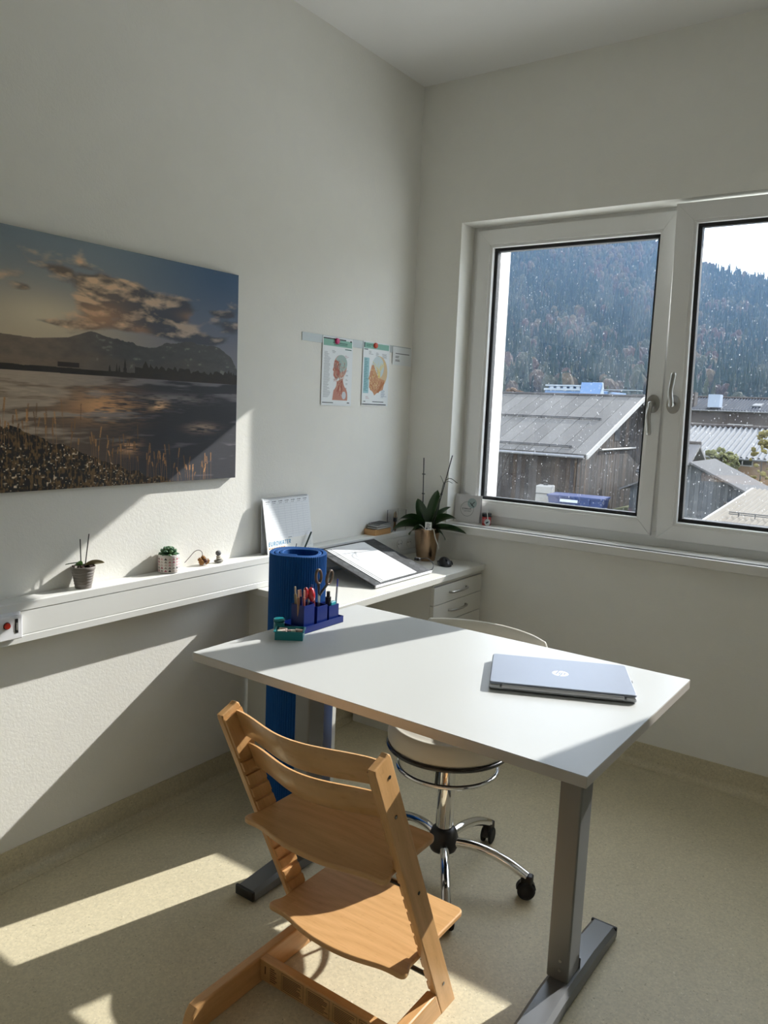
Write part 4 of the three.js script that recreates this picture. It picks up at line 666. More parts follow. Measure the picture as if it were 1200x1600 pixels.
// ------------------------------------------------------------------ on the sill
{
  const SY = 0.905, t = thing('greeting_card', 'square white card with round emblem standing on the sill', 'card', [0.307, SY + 0.0003, -0.062], 0.05);
  const face = canvasTex(512, 512, (c, w, h) => {
    c.fillStyle = '#dcd9d8'; c.fillRect(0, 0, w, h); c.fillStyle = '#a9b9b8'; c.beginPath(); c.arc(342, 150, 92, 0, 7); c.fill(); c.strokeStyle = '#5c6064'; c.lineWidth = 5; c.beginPath(); c.arc(250, 262, 132, 0, 7); c.stroke();
    c.strokeStyle = '#1c2226'; c.lineWidth = 12; c.lineCap = 'round'; c.beginPath(); c.moveTo(310, 150); c.lineTo(340, 190); c.lineTo(380, 210); c.moveTo(340, 190); c.quadraticCurveTo(350, 150, 390, 125); c.stroke();
    c.fillStyle = '#22272b'; c.font = 'bold 33px sans-serif'; c.fillText('SCHWALLER', 146, 268, 208); c.strokeStyle = '#7b8084'; c.lineWidth = 4; c.beginPath(); c.moveTo(150, 286); c.lineTo(350, 286); c.stroke(); c.fillStyle = '#8a9094'; c.fillRect(186, 300, 60, 8); c.fillRect(254, 300, 74, 8);
  });
  const mt = std({ color: lin(0.66, 0.645, 0.64), roughness: 0.7 }), w = 0.132, h = 0.132, le = 0.1;
  part('front_page', new THREE.BoxGeometry(w, h, 0.0012).translate(0, h / 2, 0).rotateX(-le), mt, t);
  part('print', plane(w, h).translate(0, h / 2, 0.0009).rotateX(-le), paperMat(face), t);
  part('back_page', new THREE.BoxGeometry(w, h, 0.0012).translate(0, -h / 2, 0).rotateX(0.02).translate(0.004, h * Math.cos(le), -h * Math.sin(le) - 0.002), mt, t);
  const j = thing('candle_jar', 'small red jar with black lid and round tag on the sill', 'jar', [0.412, SY, -0.066]);
  part('jar', lathe([[0, 0], [0.019, 0], [0.021, 0.002], [0.0215, 0.036], [0.019, 0.041], [0, 0.041]], 36), phys({ color: lin(0.52, 0.05, 0.05), roughness: 0.2, clearcoat: 0.6 }), j);
  part('label_band', new THREE.CylinderGeometry(0.02165, 0.0213, 0.018, 36, 1, true).translate(0, 0.02, 0), std({ color: lin(0.6, 0.13, 0.12), roughness: 0.5 }), j);
  part('lid', lathe([[0, 0.0412], [0.0212, 0.0412], [0.0218, 0.043], [0.0218, 0.055], [0.021, 0.0565], [0, 0.0565]], 36), M.blackPlastic, j);
  const tg = canvasTex(128, 128, (c) => { c.fillStyle = '#cfd2d4'; c.fillRect(0, 0, 128, 128); c.fillStyle = '#14323f'; c.beginPath(); c.moveTo(30, 78); c.quadraticCurveTo(50, 44, 84, 44); c.lineTo(98, 36); c.quadraticCurveTo(92, 76, 64, 82); c.lineTo(44, 94); c.closePath(); c.fill(); });
  part('round_tag', at(new THREE.CylinderGeometry(0.0155, 0.0155, 0.0015, 32), 0.016, 0.0165, 0.0215, Math.PI / 2 - 0.1), std({ color: lin(0.55, 0.56, 0.57), roughness: 0.5 }), j);
  part('tag_print', new THREE.CircleGeometry(0.0145, 32).rotateX(-0.1).translate(0.016, 0.0166, 0.0226), std({ map: tg, roughness: 0.5 }), j);
  part('spoon', merge(bar([0.018, 0.03, 0.0215], [0.014, 0.060, 0.0235], 0.0018, 8), at(new THREE.SphereGeometry(0.0045, 12, 10).scale(1, 1.4, 0.6), 0.0135, 0.064, 0.0238)), std({ color: lin(0.7, 0.69, 0.66), roughness: 0.4 }), j);
}
// ------------------------------------------------------------------ on the desk: organiser, pens, eraser box
const DY = 0.7429;
{
  const bl = phys({ color: lin(0.003, 0.017, 0.15), roughness: 0.3, specularIntensity: 0.6 }), wv = (x, z) => [x, DY, z];
  const t = thing('pen_organiser', 'dark blue plastic pen organiser with three cups on a tray', 'organiser', [0.553, DY, 1.345]);
  const open = (x0, x1, y0, y1, z0, z1, w = 0.0018) => merge(bx(x0, x1, y0, y0 + w, z0, z1), bx(x0, x0 + w, y0, y1, z0, z1), bx(x1 - w, x1, y0, y1, z0, z1), bx(x0 + w, x1 - w, y0, y1, z0, z0 + w), bx(x0 + w, x1 - w, y0, y1, z1 - w, z1));
  part('tray', open(-0.045, 0.048, 0, 0.021, -0.098, 0.098), bl, t);
  for (const [z, h] of [[0.062, 0.084], [0.0, 0.07], [-0.058, 0.062]]) part('cup', open(-0.012, 0.04, 0.003, h, z - 0.024, z + 0.024, 0.0016), bl, t);
  // pens and scissors, each its own thing
  const colr = { pencil1: [0.34, 0.16, 0.08], pencil2: [0.28, 0.22, 0.13], navy: [0.01, 0.02, 0.14], red: [0.36, 0.012, 0.02], blue: [0.02, 0.06, 0.32], teal: [0.02, 0.24, 0.30], black: [0.012, 0.012, 0.013] };
  const pen = (name, label, x, z, h, lx, lz, col, r, cap) => { const o = thing(name, label, name === 'pencil' ? 'pencil' : 'pen', [0.553 + x, DY + 0.006, 1.345 + z]); part('barrel', bar([0, 0, 0], [lx * 0.82, h * 0.82, lz * 0.82], r, 10), std({ color: lin(...col), roughness: 0.35 }), o); part('tip', bar([lx * 0.82, h * 0.82, lz * 0.82], [lx, h, lz], r * 0.62, 10), std({ color: lin(...(cap ?? col)), roughness: 0.4 }), o); return o; };
  pen('pencil', 'brown wooden pencil in the left organiser cup', 0.012, 0.078, 0.125, 0.006, 0.012, colr.pencil1, 0.0042, [0.5, 0.30, 0.2]);
  pen('pencil', 'olive pencil behind the brown one in the organiser', -0.002, 0.07, 0.130, -0.004, 0.008, colr.pencil2, 0.0042, [0.5, 0.42, 0.3]);
  pen('pencil', 'rosy pencil in the middle of the left organiser cup', 0.02, 0.066, 0.122, 0.006, 0.006, [0.36, 0.10, 0.08], 0.0042, [0.5, 0.28, 0.22]);
  pen('marker_pen', 'navy marker pen between pencils and red sharpener', 0.0, 0.054, 0.118, -0.002, 0.004, colr.navy, 0.006, [0.45, 0.20, 0.18]);
  pen('marker_pen', 'blue marker pen in the middle organiser cup', 0.006, 0.010, 0.128, 0.002, 0.004, colr.blue, 0.006, [0.03, 0.09, 0.40]);
  pen('marker_pen', 'thin red pen in the middle organiser cup', 0.018, 0.012, 0.118, 0.003, 0.010, [0.25, 0.04, 0.03], 0.004, [0.3, 0.05, 0.03]);
  pen('marker_pen', 'thick black marker with turquoise barrel in the right cup', 0.022, -0.052, 0.098, 0.0, 0.003, colr.black, 0.0095, colr.black);
  pen('ballpoint_pen', 'slim blue and silver ballpoint pen in the right cup', 0.03, -0.076, 0.135, 0.002, -0.006, [0.48, 0.50, 0.55], 0.0032, [0.03, 0.05, 0.42]);
  single('highlighter', 'turquoise highlighter stub standing in the right cup', 'marker', bx(-0.007, 0.007, 0, 0.066, -0.012, 0.012, 0.002), std({ color: lin(0.03, 0.32, 0.38), roughness: 0.3 }), [0.553 + 0.029, DY + 0.0055, 1.345 - 0.061]);
  const rs = thing('clip_tool', 'glossy red rounded clip tool leaning in the left cup', 'tool', [0.569, DY + 0.006, 1.390]);
  part('grip', at(new THREE.SphereGeometry(1, 20, 14).scale(0.011, 0.023, 0.013), 0.006, 0.102, -0.012, 0, 0, 0.2), phys({ color: lin(0.40, 0.012, 0.018), roughness: 0.15, clearcoat: 0.8 }), rs); part('grip', at(new THREE.SphereGeometry(1, 20, 14).scale(0.008, 0.02, 0.009), 0.0, 0.108, 0.008), phys({ color: lin(0.36, 0.012, 0.018), roughness: 0.15, clearcoat: 0.8 }), rs); part('shank', bar([0, 0, 0], [0.003, 0.09, -0.002], 0.004, 10), M.satin, rs);
  const sc = thing('scissors', 'scissors with grey and orange loop handles in the organiser', 'scissors', [0.561, DY + 0.007, 1.332]);
  const oval = (cz, cy, rot, x) => { const pts = []; for (let k = 0; k < 20; k++) { const a = k / 20 * 2 * Math.PI, u = 0.0125 * Math.cos(a), v = 0.022 * Math.sin(a); pts.push([x, cy + v * Math.cos(rot) - u * Math.sin(rot), cz + u * Math.cos(rot) + v * Math.sin(rot)]); } return tube(pts, 0.0036, 60, 8, true); };
  const gh = phys({ color: lin(0.05, 0.055, 0.06), roughness: 0.35 }), oh = phys({ color: lin(0.13, 0.085, 0.06), roughness: 0.35 });
  const A = part('handle', merge(oval(0.004, 0.150, 0.12, 0.004), bar([0.004, 0.128, 0.002], [0.006, 0.09, 0.0], 0.0042)), gh, sc), B = part('handle', merge(oval(-0.040, 0.142, -0.38, 0.012), bar([0.012, 0.121, -0.032], [0.008, 0.09, 0.0], 0.0042)), gh, sc);
  part('soft_insert', oval(0.004, 0.150, 0.12, 0.0065).scale(1, 1, 1), oh, A); part('soft_insert', oval(-0.040, 0.142, -0.38, 0.0145), oh, B);
  part('blade', merge(bx(0.0045, 0.0062, 0.0, 0.094, -0.006, 0.004), bx(0.0066, 0.0083, 0.0, 0.094, -0.004, 0.006)), M.satin, sc);
}
{
  const teal = phys({ color: lin(0.012, 0.24, 0.27), roughness: 0.32 });
  const t = thing('eraser_box', 'small teal open box full of erasers at the organiser', 'box', [0.592, DY, 1.492], 0.62);
  const w = 0.041, d = 0.030, h = 0.026, o = [[-w, w, 0, 0.0015, -d, d], [-w, -w + 0.0015, 0.0015, h, -d, d], [w - 0.0015, w, 0.0015, h, -d, d], [-w + 0.0015, w - 0.0015, 0.0015, h, -d, -d + 0.0015], [-w + 0.0015, w - 0.0015, 0.0015, h, d - 0.0015, d]];
  part('box', merge(o.map((q) => bx(...q))), teal, t);
  part('lip', merge(bx(-w - 0.004, -w, h - 0.002, h, -d, d), bx(w, w + 0.004, h - 0.002, h, -d, d)), teal, t);
  const cols = [[0.62, 0.50, 0.44], [0.55, 0.42, 0.38], [0.72, 0.66, 0.52], [0.60, 0.45, 0.36], [0.50, 0.36, 0.32]], where = ['near the organiser in the teal box', 'at the wall side of the teal box', 'in the middle of the teal box', 'at the near corner of the teal box', 'below the others in the teal box'];
  [[-0.024, 0.012, 0.006, 0.3], [-0.022, 0.014, -0.014, -0.1], [0.004, 0.0135, 0.002, 0.25], [0.026, 0.014, -0.006, -0.2], [0.02, 0.004, 0.014, 0.05]].forEach(([x, y, z, r], i) => { const v = new THREE.Vector3(x, 0, z).applyAxisAngle(new THREE.Vector3(0, 1, 0), 0.62); const e = thing('eraser', 'worn pinkish block eraser ' + where[i], 'eraser', [0.592 + v.x, DY + 0.0017 + (i === 4 ? 0 : 0.0115), 1.492 + v.z], 0.62 + r, 'erasers in the teal box'); part('block', bx(-0.012, 0.012, 0, 0.011, -0.008, 0.008, 0.0018), std({ color: lin(...cols[i]), roughness: 0.8 }), e); part('sleeve', bx(-0.0122, -0.001, -0.0001, 0.0112, -0.0082, 0.0082, 0.0016), std({ color: lin(...cols[(i + 2) % 5].map((q) => q * 0.7)), roughness: 0.6 }), e); });
  const c2 = thing('sharpener', 'small teal sharpener tub behind the eraser box', 'sharpener', [0.512, DY, 1.452]);
  part('tub', lathe([[0, 0], [0.015, 0], [0.0165, 0.004], [0.0165, 0.026], [0, 0.026]], 28), teal, c2); part('lid', lathe([[0, 0.0262], [0.0172, 0.0262], [0.0172, 0.034], [0.015, 0.036], [0, 0.036]], 28), phys({ color: lin(0.02, 0.24, 0.26), roughness: 0.25 }), c2);
}
// ------------------------------------------------------------------ outside: added bounce slab, barn, houses, wooded hill
const GY = -3.2;
{
  const meadow = dataTex(512, 512, (i, j) => { const f = fbm(i / 512 * 12, j / 512 * 12, 301, 4, 12), g = vn(i / 2, j / 2, 5); const c = mix3([0.30, 0.33, 0.20], [0.40, 0.38, 0.28], sst(0.35, 0.7, f)); return c.map((x) => x * (0.85 + 0.25 * g)); }, true);
  struct('ground', 'grassy field and valley floor outside the window', 'ground', uvM(bx(-900, 700, GY - 0.5, GY, -1000, 400), 2, 1 / 14), std({ map: meadow, roughness: 1 }));
}
struct('bounce_yard', 'added unseen pale concrete slab below the window, bouncing light up to the ceiling', 'bounce_yard', uvM(merge(bx(-34, 26, GY, GY + 0.06, -24, -0.5), bx(3.5, 26, GY, GY + 0.06, -0.5, 14)), 2, 0.5), std({ color: lin(0.68, 0.66, 0.61), roughness: 0.95, map: rep(plasterTone, 0.5) }));  // out-of-view pale slab, added to bounce sunlight up into the room
const boardTones = [[0.050, 0.036, 0.027], [0.037, 0.028, 0.022], [0.068, 0.048, 0.034], [0.030, 0.024, 0.021], [0.085, 0.055, 0.033], [0.058, 0.050, 0.046]];
// upright weathered boards on a wall: base line a -> b (x, z), top height given by a function of 0..1
function boards(a, b, y0, top, out, seed, tones = boardTones, wid = 0.19) {
  const r = rng(seed), L = Math.hypot(b[0] - a[0], b[1] - a[1]), ux = (b[0] - a[0]) / L, uz = (b[1] - a[1]) / L, nx = out * uz, nz = -out * ux, gs = []; let s = 0;
  while (s < L - 0.02) {
    const w = Math.min(wid * (0.8 + 0.45 * r()), L - s), t0 = top(s / L), t1 = top((s + w) / L), th = 0.018 + 0.014 * r(), g = new THREE.BoxGeometry(1, 1, 1).toNonIndexed(), p = g.attributes.position, c = tones[Math.floor(r() * tones.length)], k = 0.42 + 0.4 * r();
    const cols = new Float32Array(p.count * 3);
    for (let i = 0; i < p.count; i++) { const q = p.getX(i) + 0.5, v = p.getY(i) > 0, d = p.getZ(i) > 0 ? th : -0.02, S = s + 0.004 + q * (w - 0.008); p.setXYZ(i, a[0] + ux * S + nx * d, v ? mix(t0, t1, q) : y0, a[1] + uz * S + nz * d); cols.set([c[0] * k, c[1] * k, c[2] * k], i * 3); }
    g.computeVertexNormals(); g.setAttribute('color', new THREE.BufferAttribute(cols, 3)); g.setAttribute('uv', new THREE.BufferAttribute(new Float32Array(p.count * 2), 2)); gs.push(g); s += w;
  }
  return mergeGeometries(gs);
}
const boardGrain = dataTex(256, 512, (i, j) => { const v = 0.6 + 0.5 * vn(i / 256 * 60, j / 512 * 4, 5, 60, 4) - 0.25 * sst(0.7, 0.95, vn(i / 256 * 120, j / 512 * 9, 9, 120, 9)); return [v, v, v]; }, true);
const boardMat = std({ vertexColors: true, roughness: 0.95 });
const flat = (pts) => { const g = new THREE.BufferGeometry(), p = []; for (let i = 1; i < pts.length - 1; i++) p.push(...pts[0], ...pts[i], ...pts[i + 1]); g.setAttribute('position', new THREE.Float32BufferAttribute(p, 3)); g.computeVertexNormals(); return clean(g); };
// slab of thickness th on a parallelogram o + s*u + t*v
function slab(o, u, v, th) {
  const O = new THREE.Vector3(...o), U = new THREE.Vector3(...u), V = new THREE.Vector3(...v), N = U.clone().cross(V).normalize().multiplyScalar(th), g = new THREE.BoxGeometry(1, 1, 1).toNonIndexed(), p = g.attributes.position;
  for (let i = 0; i < p.count; i++) { const q = O.clone().addScaledVector(U, p.getX(i) + 0.5).addScaledVector(V, p.getZ(i) + 0.5).addScaledVector(N, p.getY(i) + 0.5); p.setXYZ(i, q.x, q.y, q.z); } g.computeVertexNormals(); return g;
}
// corrugated sheet on the same parallelogram, ribs running along v
function corrugated(o, u, v, n, amp) {
  const O = new THREE.Vector3(...o), U = new THREE.Vector3(...u), V = new THREE.Vector3(...v), N = U.clone().cross(V).normalize(); if (N.y < 0) N.negate();
  const K = n * 6, pos = [], idx = []; for (let k = 0; k <= K; k++) for (const t of [0, 1]) { const q = O.clone().addScaledVector(U, k / K).addScaledVector(V, t).addScaledVector(N, amp * Math.sin(k / 6 * 2 * Math.PI)); pos.push(q.x, q.y, q.z); }
  for (let k = 0; k < K; k++) { const a = 2 * k; idx.push(a, a + 1, a + 3, a, a + 3, a + 2); }
  const g = new THREE.BufferGeometry(); g.setAttribute('position', new THREE.Float32BufferAttribute(pos, 3)); g.setIndex(idx); g.computeVertexNormals(); return g;
}
const dkWood = std({ color: lin(0.03, 0.022, 0.018), roughness: 0.9 }), paleEdge = std({ color: lin(0.30, 0.29, 0.27), roughness: 0.7 });
{ // barn: long side with the eave faces the window, gable end faces +x
  const t = thing('barn', 'weathered dark timber barn with a grey sheet roof', 'building', [0, 0, 0]);
  const xE = -10.4, xW = -27, zF = -30, zR = -37.4, zB = -44.8, yE = -0.30, yR = 2.45, zw = -30.7;
  part('core', merge(bx(xW + 0.7, xE - 0.75, GY, yE + 0.15, zB + 0.7, zw - 0.05)), dkWood, t);
  const fw = part('board_front', boards([xW + 0.7, zw], [xE - 0.7, zw], GY, () => yE + 0.22, -1, 3), boardMat, t); fw.userData.kind = 'stuff';
  const gt = (q) => { const z = mix(zw, zB + 0.7, q); return yE + (yR - yE) * (1 - Math.abs(z - zR) / (zF - zR)) - 0.12; };
  const gw = part('board_gable', boards([xE - 0.7, zw], [xE - 0.7, zB + 0.7], GY, gt, -1, 8), boardMat, t); gw.userData.kind = 'stuff';
  part('gable_core', (() => { const x = xE - 0.74; return merge(flat([[x, GY, zw], [x, GY, zB + 0.7], [x, yE, zB + 0.7], [x, yR - 0.15, zR], [x, yE + 0.2, zw]])); })(), dkWood, t);
  const rm = [0.088, 0.08, 0.097].map((v) => phys({ color: lin(v * 1.05, v, v * 0.94), roughness: 0.9, specularIntensity: 0.25 })), N = 24, dx = (xE - xW) / N;
  for (let k = 0; k < N; k++) part('roof_panel', slab([xW + k * dx + 0.012, yE, zF], [dx - 0.024, 0, 0], [0, yR - yE, zR - zF], 0.05), rm[(k * 7) % 3], t);
  part('roof_back', slab([xW, yE, zB], [xE - xW, 0, 0], [0, yR - yE, zR - zB], 0.04), rm[0], t);
  part('roof_deck', slab([xW + 0.02, yE - 0.07, zF + 0.02], [xE - xW - 0.04, 0, 0], [0, yR - yE, zR - zF], 0.05), dkWood, t);
  part('ridge_cap', bx(xW, xE, yR + 0.02, yR + 0.12, zR - 0.15, zR + 0.15, 0.02), std({ color: lin(0.05, 0.045, 0.045), roughness: 0.7 }), t);
  part('bargeboard', merge(slab([xE - 0.02, yE - 0.16, zF], [0.07, 0, 0], [0, yR - yE, zR - zF], 0.22), slab([xE - 0.02, yE - 0.16, zB], [0.07, 0, 0], [0, yR - yE, zR - zB], 0.22)), paleEdge, t);
  part('gutter', merge(bar([xW, yE - 0.08, zF + 0.07], [xE - 0.1, yE - 0.08, zF + 0.07], 0.07, 10)), std({ color: lin(0.16, 0.16, 0.165), roughness: 0.5, metalness: 0.5 }), t);
  for (const f of [0.07, 0.53]) { const y = yE + (yR - yE) * f + 0.16, z = mix(zF, zR, f); const sg = part('snow_guard', merge(bar([xW, y, z], [xE - 0.9, y, z], 0.025, 6), bar([xW, y - 0.06, z], [xE - 0.9, y - 0.06, z], 0.02, 6)), M.rubber, t); for (let k = 0; k < 16; k++) part('guard_post', bar([xE - 1 - k, y - 0.16, z], [xE - 1 - k, y + 0.02, z], 0.02, 5), M.rubber, sg); }
  part('hatch', bx(xE - 0.70, xE - 0.655, 0.25, 0.95, -36.1, -35.3), M.gasket, t);
  part('rail', bar([xE - 0.6, -0.16, -33.4], [xE - 0.6, -0.16, -38.5], 0.05, 8), paleEdge, t);
}
{
  const d = thing('skip_container', 'blue metal skip standing in front of the barn', 'container', [-10.1, GY, -28.6], 0.1);
  const bm = std({ color: lin(0.004, 0.016, 0.075), roughness: 0.6 }), s = new THREE.Shape([[-0.95, 0], [0.95, 0], [1.15, 1.25], [-1.15, 1.25]].map((p) => new THREE.Vector2(...p)));
  part('tub', new THREE.ExtrudeGeometry(s, { depth: 1.2, bevelEnabled: false }).translate(0, 0, -0.6), bm, d); for (const x of [-0.6, 0, 0.6]) part('rib', bx(x - 0.04, x + 0.04, 0.05, 1.2, 0.6, 0.66), bm, d);
  part('rim', bx(-1.18, 1.18, 1.2, 1.28, -0.64, 0.64), bm, d); part('sign', bx(-0.6, 0.15, 1.02, 1.14, 0.665, 0.675), std({ color: lin(0.4, 0.42, 0.45), roughness: 0.6 }), d);
  const b = thing('storage_tank', 'white wire-caged storage tank beside the blue skip', 'tank', [-11.75, GY, -28.9], 0.2);
  part('tank', bx(-0.35, 0.35, 0.15, 1.55, -0.35, 0.35, 0.06), std({ color: lin(0.22, 0.21, 0.19), roughness: 0.6 }), b); const cg = part('cage', merge([0.4, 0.8, 1.2].map((y) => bx(-0.38, 0.38, y, y + 0.025, -0.38, 0.38))), M.rubber, b); cg.userData.kind = 'stuff'; part('pallet', bx(-0.4, 0.4, 0, 0.14, -0.4, 0.4), dkWood, b); part('cap', cyl(0.1, 0.1, 0.08, 16).translate(0, 1.58, 0), M.blackPlastic, b);
}
// foliage: crumpled leaf clumps round a centre
function clump(seed, n, rad, size, sq = 1) {
  const r = rng(seed), gs = []; for (let i = 0; i < n; i++) { const v = new THREE.Vector3(r() - 0.5, (r() - 0.5) * sq, r() - 0.5).normalize().multiplyScalar(rad * Math.cbrt(0.2 + 0.8 * r())); v.y *= sq; const g = new THREE.IcosahedronGeometry(size * (0.6 + 0.8 * r()), 0); g.scale(1, 0.5, 1); g.rotateX(r() * 6); g.rotateY(r() * 6); g.translate(v.x, v.y, v.z); gs.push(g); } return merge(gs);
}
const bark = std({ color: lin(0.035, 0.027, 0.02), roughness: 1 });
function shrub(name, label, pos, seed, n, rad, size, sq, col, trunk, cat = 'bush') { const t = thing(name, label, cat, pos); part('foliage', clump(seed, n, rad, size, sq).translate(0, trunk + rad * sq * 0.8, 0), std({ color: lin(...col), roughness: 1 }), t); part('trunk', cyl(rad * 0.07, rad * 0.04, trunk + rad * sq, 8).translate(0, (trunk + rad * sq) / 2, 0), bark, t); return t; }
// house with pitched roof, ridge along x
function house(name, label, x0, x1, zF, zB, yW, yR, opt) {
  const t = thing(name, label, 'building', [0, 0, 0]), zR = (zF + zB) / 2, o = 0.5;
  part('walls', merge(bx(x0, x1, GY, yW, zB, zF), flat([[x1, yW, zF], [x1, yW, zB], [x1, yR - 0.1, zR]]), flat([[x0, yW, zB], [x0, yW, zF], [x0, yR - 0.1, zR]])), opt.wall, t);
  const dy = (yR - yW) / (zF - zR) * o;
  if (opt.ribs) { part('roof', corrugated([x0 - o, yW - dy + 0.06, zF + o], [x1 - x0 + 2 * o, 0, 0], [0, yR - yW + dy, zR - zF - o], opt.ribs, 0.075), opt.roof, t); part('roof', corrugated([x0 - o, yW - dy + 0.06, zB - o], [x1 - x0 + 2 * o, 0, 0], [0, yR - yW + dy, zR - zB + o], opt.ribs, 0.075), opt.roof, t); }
  else { part('roof', slab([x0 - o, yW - dy, zF + o], [x1 - x0 + 2 * o, 0, 0], [0, yR - yW + dy, zR - zF - o], 0.12), opt.roof, t); part('roof', slab([x0 - o, yW - dy, zB - o], [x1 - x0 + 2 * o, 0, 0], [0, yR - yW + dy, zR - zB + o], 0.12), opt.roof, t); }
  part('ridge_cap', bar([x0 - o, yR + 0.1, zR], [x1 + o, yR + 0.1, zR], 0.13, 8), dkWood, t);
  part('gutter', bar([x0 - o, yW - dy - 0.02, zF + o + 0.06], [x1 + o, yW - dy - 0.02, zF + o + 0.06], 0.07, 8), std({ color: lin(0.1, 0.1, 0.1), roughness: 0.5 }), t);
  for (const [a, b, c, d] of opt.win ?? []) { const f = part('window', bx(a, b, c, d, zF - 0.05, zF + 0.05), std({ color: lin(0.30, 0.29, 0.27), roughness: 0.6 }), t); const mid = (a + b) / 2; part('pane', bx(a + 0.07, mid - 0.035, c + 0.07, d - 0.07, zF + 0.03, zF + 0.058), phys({ color: lin(0.02, 0.025, 0.03), roughness: 0.08 }), f); part('pane', bx(mid + 0.035, b - 0.07, c + 0.07, d - 0.07, zF + 0.03, zF + 0.058), phys({ color: lin(0.02, 0.025, 0.03), roughness: 0.08 }), f); }
  return t;
}
const peach = std({ color: lin(0.22, 0.14, 0.08), roughness: 0.9 }), whiteTin = phys({ color: lin(0.13, 0.132, 0.134), roughness: 0.8, specularIntensity: 0.3 }), slate = phys({ color: lin(0.04, 0.045, 0.055), roughness: 0.95, specularIntensity: 0.2 });
house('corrugated_house', 'peach house with a pale corrugated roof', -12.2, 2, -46.6, -57.4, -0.55, 1.0, { wall: peach, roof: whiteTin, ribs: 48, win: [[-7.8, -6.65, -1.12, -0.62], [-4.6, -3.4, -1.12, -0.62]] });
const fl = house('long_workshop', 'long dark brown workshop below the forest edge', -26, -2, -80, -90, 2.55, 3.75, { wall: std({ color: lin(0.045, 0.034, 0.028), roughness: 0.9 }), roof: slate, ribs: 90, win: [[-19.6, -17.6, 0.55, 1.15], [-15.2, -12.9, 0.5, 1.2]] });
part('roof_box', bx(-17.1, -16.0, 2.75, 4.0, -80.6, -79.4), std({ color: lin(0.22, 0.26, 0.32), roughness: 0.6 }), fl); part('roof_box', bx(-20.2, -18.6, 2.7, 4.2, -81.5, -80.3), dkWood, fl); part('skylight', slab([-13.4, 2.95, -81.2], [0.8, 0, 0], [0, 0.25, -1.6], 0.12), whiteTin, fl);
house('brown_shed', 'small brown gabled shed left of the peach house', -9.4, -8.1, -36, -40, -0.9, 0.15, { wall: dkWood, roof: std({ color: lin(0.09, 0.085, 0.085), roughness: 0.8 }) });
{ // grey shed whose gable faces the window: ridge runs away
  const t = thing('grey_shed', 'grey boarded shed gable in front of the peach house', 'building', [0, 0, 0]), xL = -8.4, xR = -3.7, xm = -6.05, zF = -30, zB = -34.4, yE = -1.42, yR = -0.35, gr = [[0.075, 0.082, 0.09], [0.06, 0.067, 0.075], [0.09, 0.096, 0.10]];
  part('core', merge(bx(xL + 0.1, xR - 0.1, GY, yE, zB, zF - 0.05)), dkWood, t);
  const g = part('board_gable', boards([xL, zF], [xR, zF], GY, (q) => yE + (yR - yE) * (1 - Math.abs(q - 0.5) * 2), -1, 15, gr, 0.16), boardMat, t); g.userData.kind = 'stuff';
  const rf = phys({ color: lin(0.07, 0.068, 0.067), roughness: 0.95, specularIntensity: 0.25 }); part('roof', slab([xm, yR + 0.05, zF + 0.3], [xR - xm + 0.4, (yE - yR) * 1.17, 0], [0, 0, zB - zF], 0.07), rf, t); part('roof', slab([xm, yR + 0.05, zF + 0.3], [xL - xm - 0.4, (yE - yR) * 1.17, 0], [0, 0, zB - zF], 0.07), rf, t);
  part('eave_board', bx(xR - 0.9, xR + 0.4, yE - 0.42, yE - 0.3, zF + 0.05, zF + 0.25), dkWood, t);
}
{ // low roof close to the window
  const t = thing('lean_to', 'low beige ribbed roof close below the window', 'building', [0, 0, 0]), x0 = -1.8, x1 = 3.2, zF = -13.4, zB = -20, yF = -0.72, yB = -0.34;
  const tin = phys({ color: lin(0.135, 0.118, 0.094), roughness: 0.9, specularIntensity: 0.25 });
  part('roof', corrugated([x0, yF, zF], [x1 - x0, 0, 0], [-0.1, yB - yF, zB - zF], 40, 0.02), tin, t);
  part('walls', bx(x0 + 0.2, x1 - 0.2, GY, yF - 0.15, zB + 0.2, zF - 0.4), std({ color: lin(0.18, 0.17, 0.16), roughness: 0.9 }), t);
  part('verge', slab([x0 - 0.04, yF - 0.1, zF], [0.05, 0, 0], [-0.1, yB - yF, zB - zF], 0.12), paleEdge, t);
  for (const f of [0.06, 0.26]) { const y = mix(yF, yB, f) + 0.1, z = mix(zF, zB, f), g = part('snow_guard', merge(bar([x0 + 0.3, y, z], [x1, y, z], 0.014, 6), bar([x0 + 0.3, y - 0.04, z], [x1, y - 0.04, z], 0.012, 6)), std({ color: lin(0.06, 0.055, 0.05), roughness: 0.7 }), t); for (let k = 0; k < 14; k++) part('guard_post', bar([x0 + 0.5 + k * 0.33, y - 0.1, z], [x0 + 0.5 + k * 0.33, y + 0.01, z], 0.012, 5), M.rubber, g); }
  part('roof_end', bx(-0.45, 3.2, yF - 0.3, yF - 0.04, zF - 0.1, zF + 0.25), std({ color: lin(0.05, 0.10, 0.11), roughness: 0.5 }), t);
}
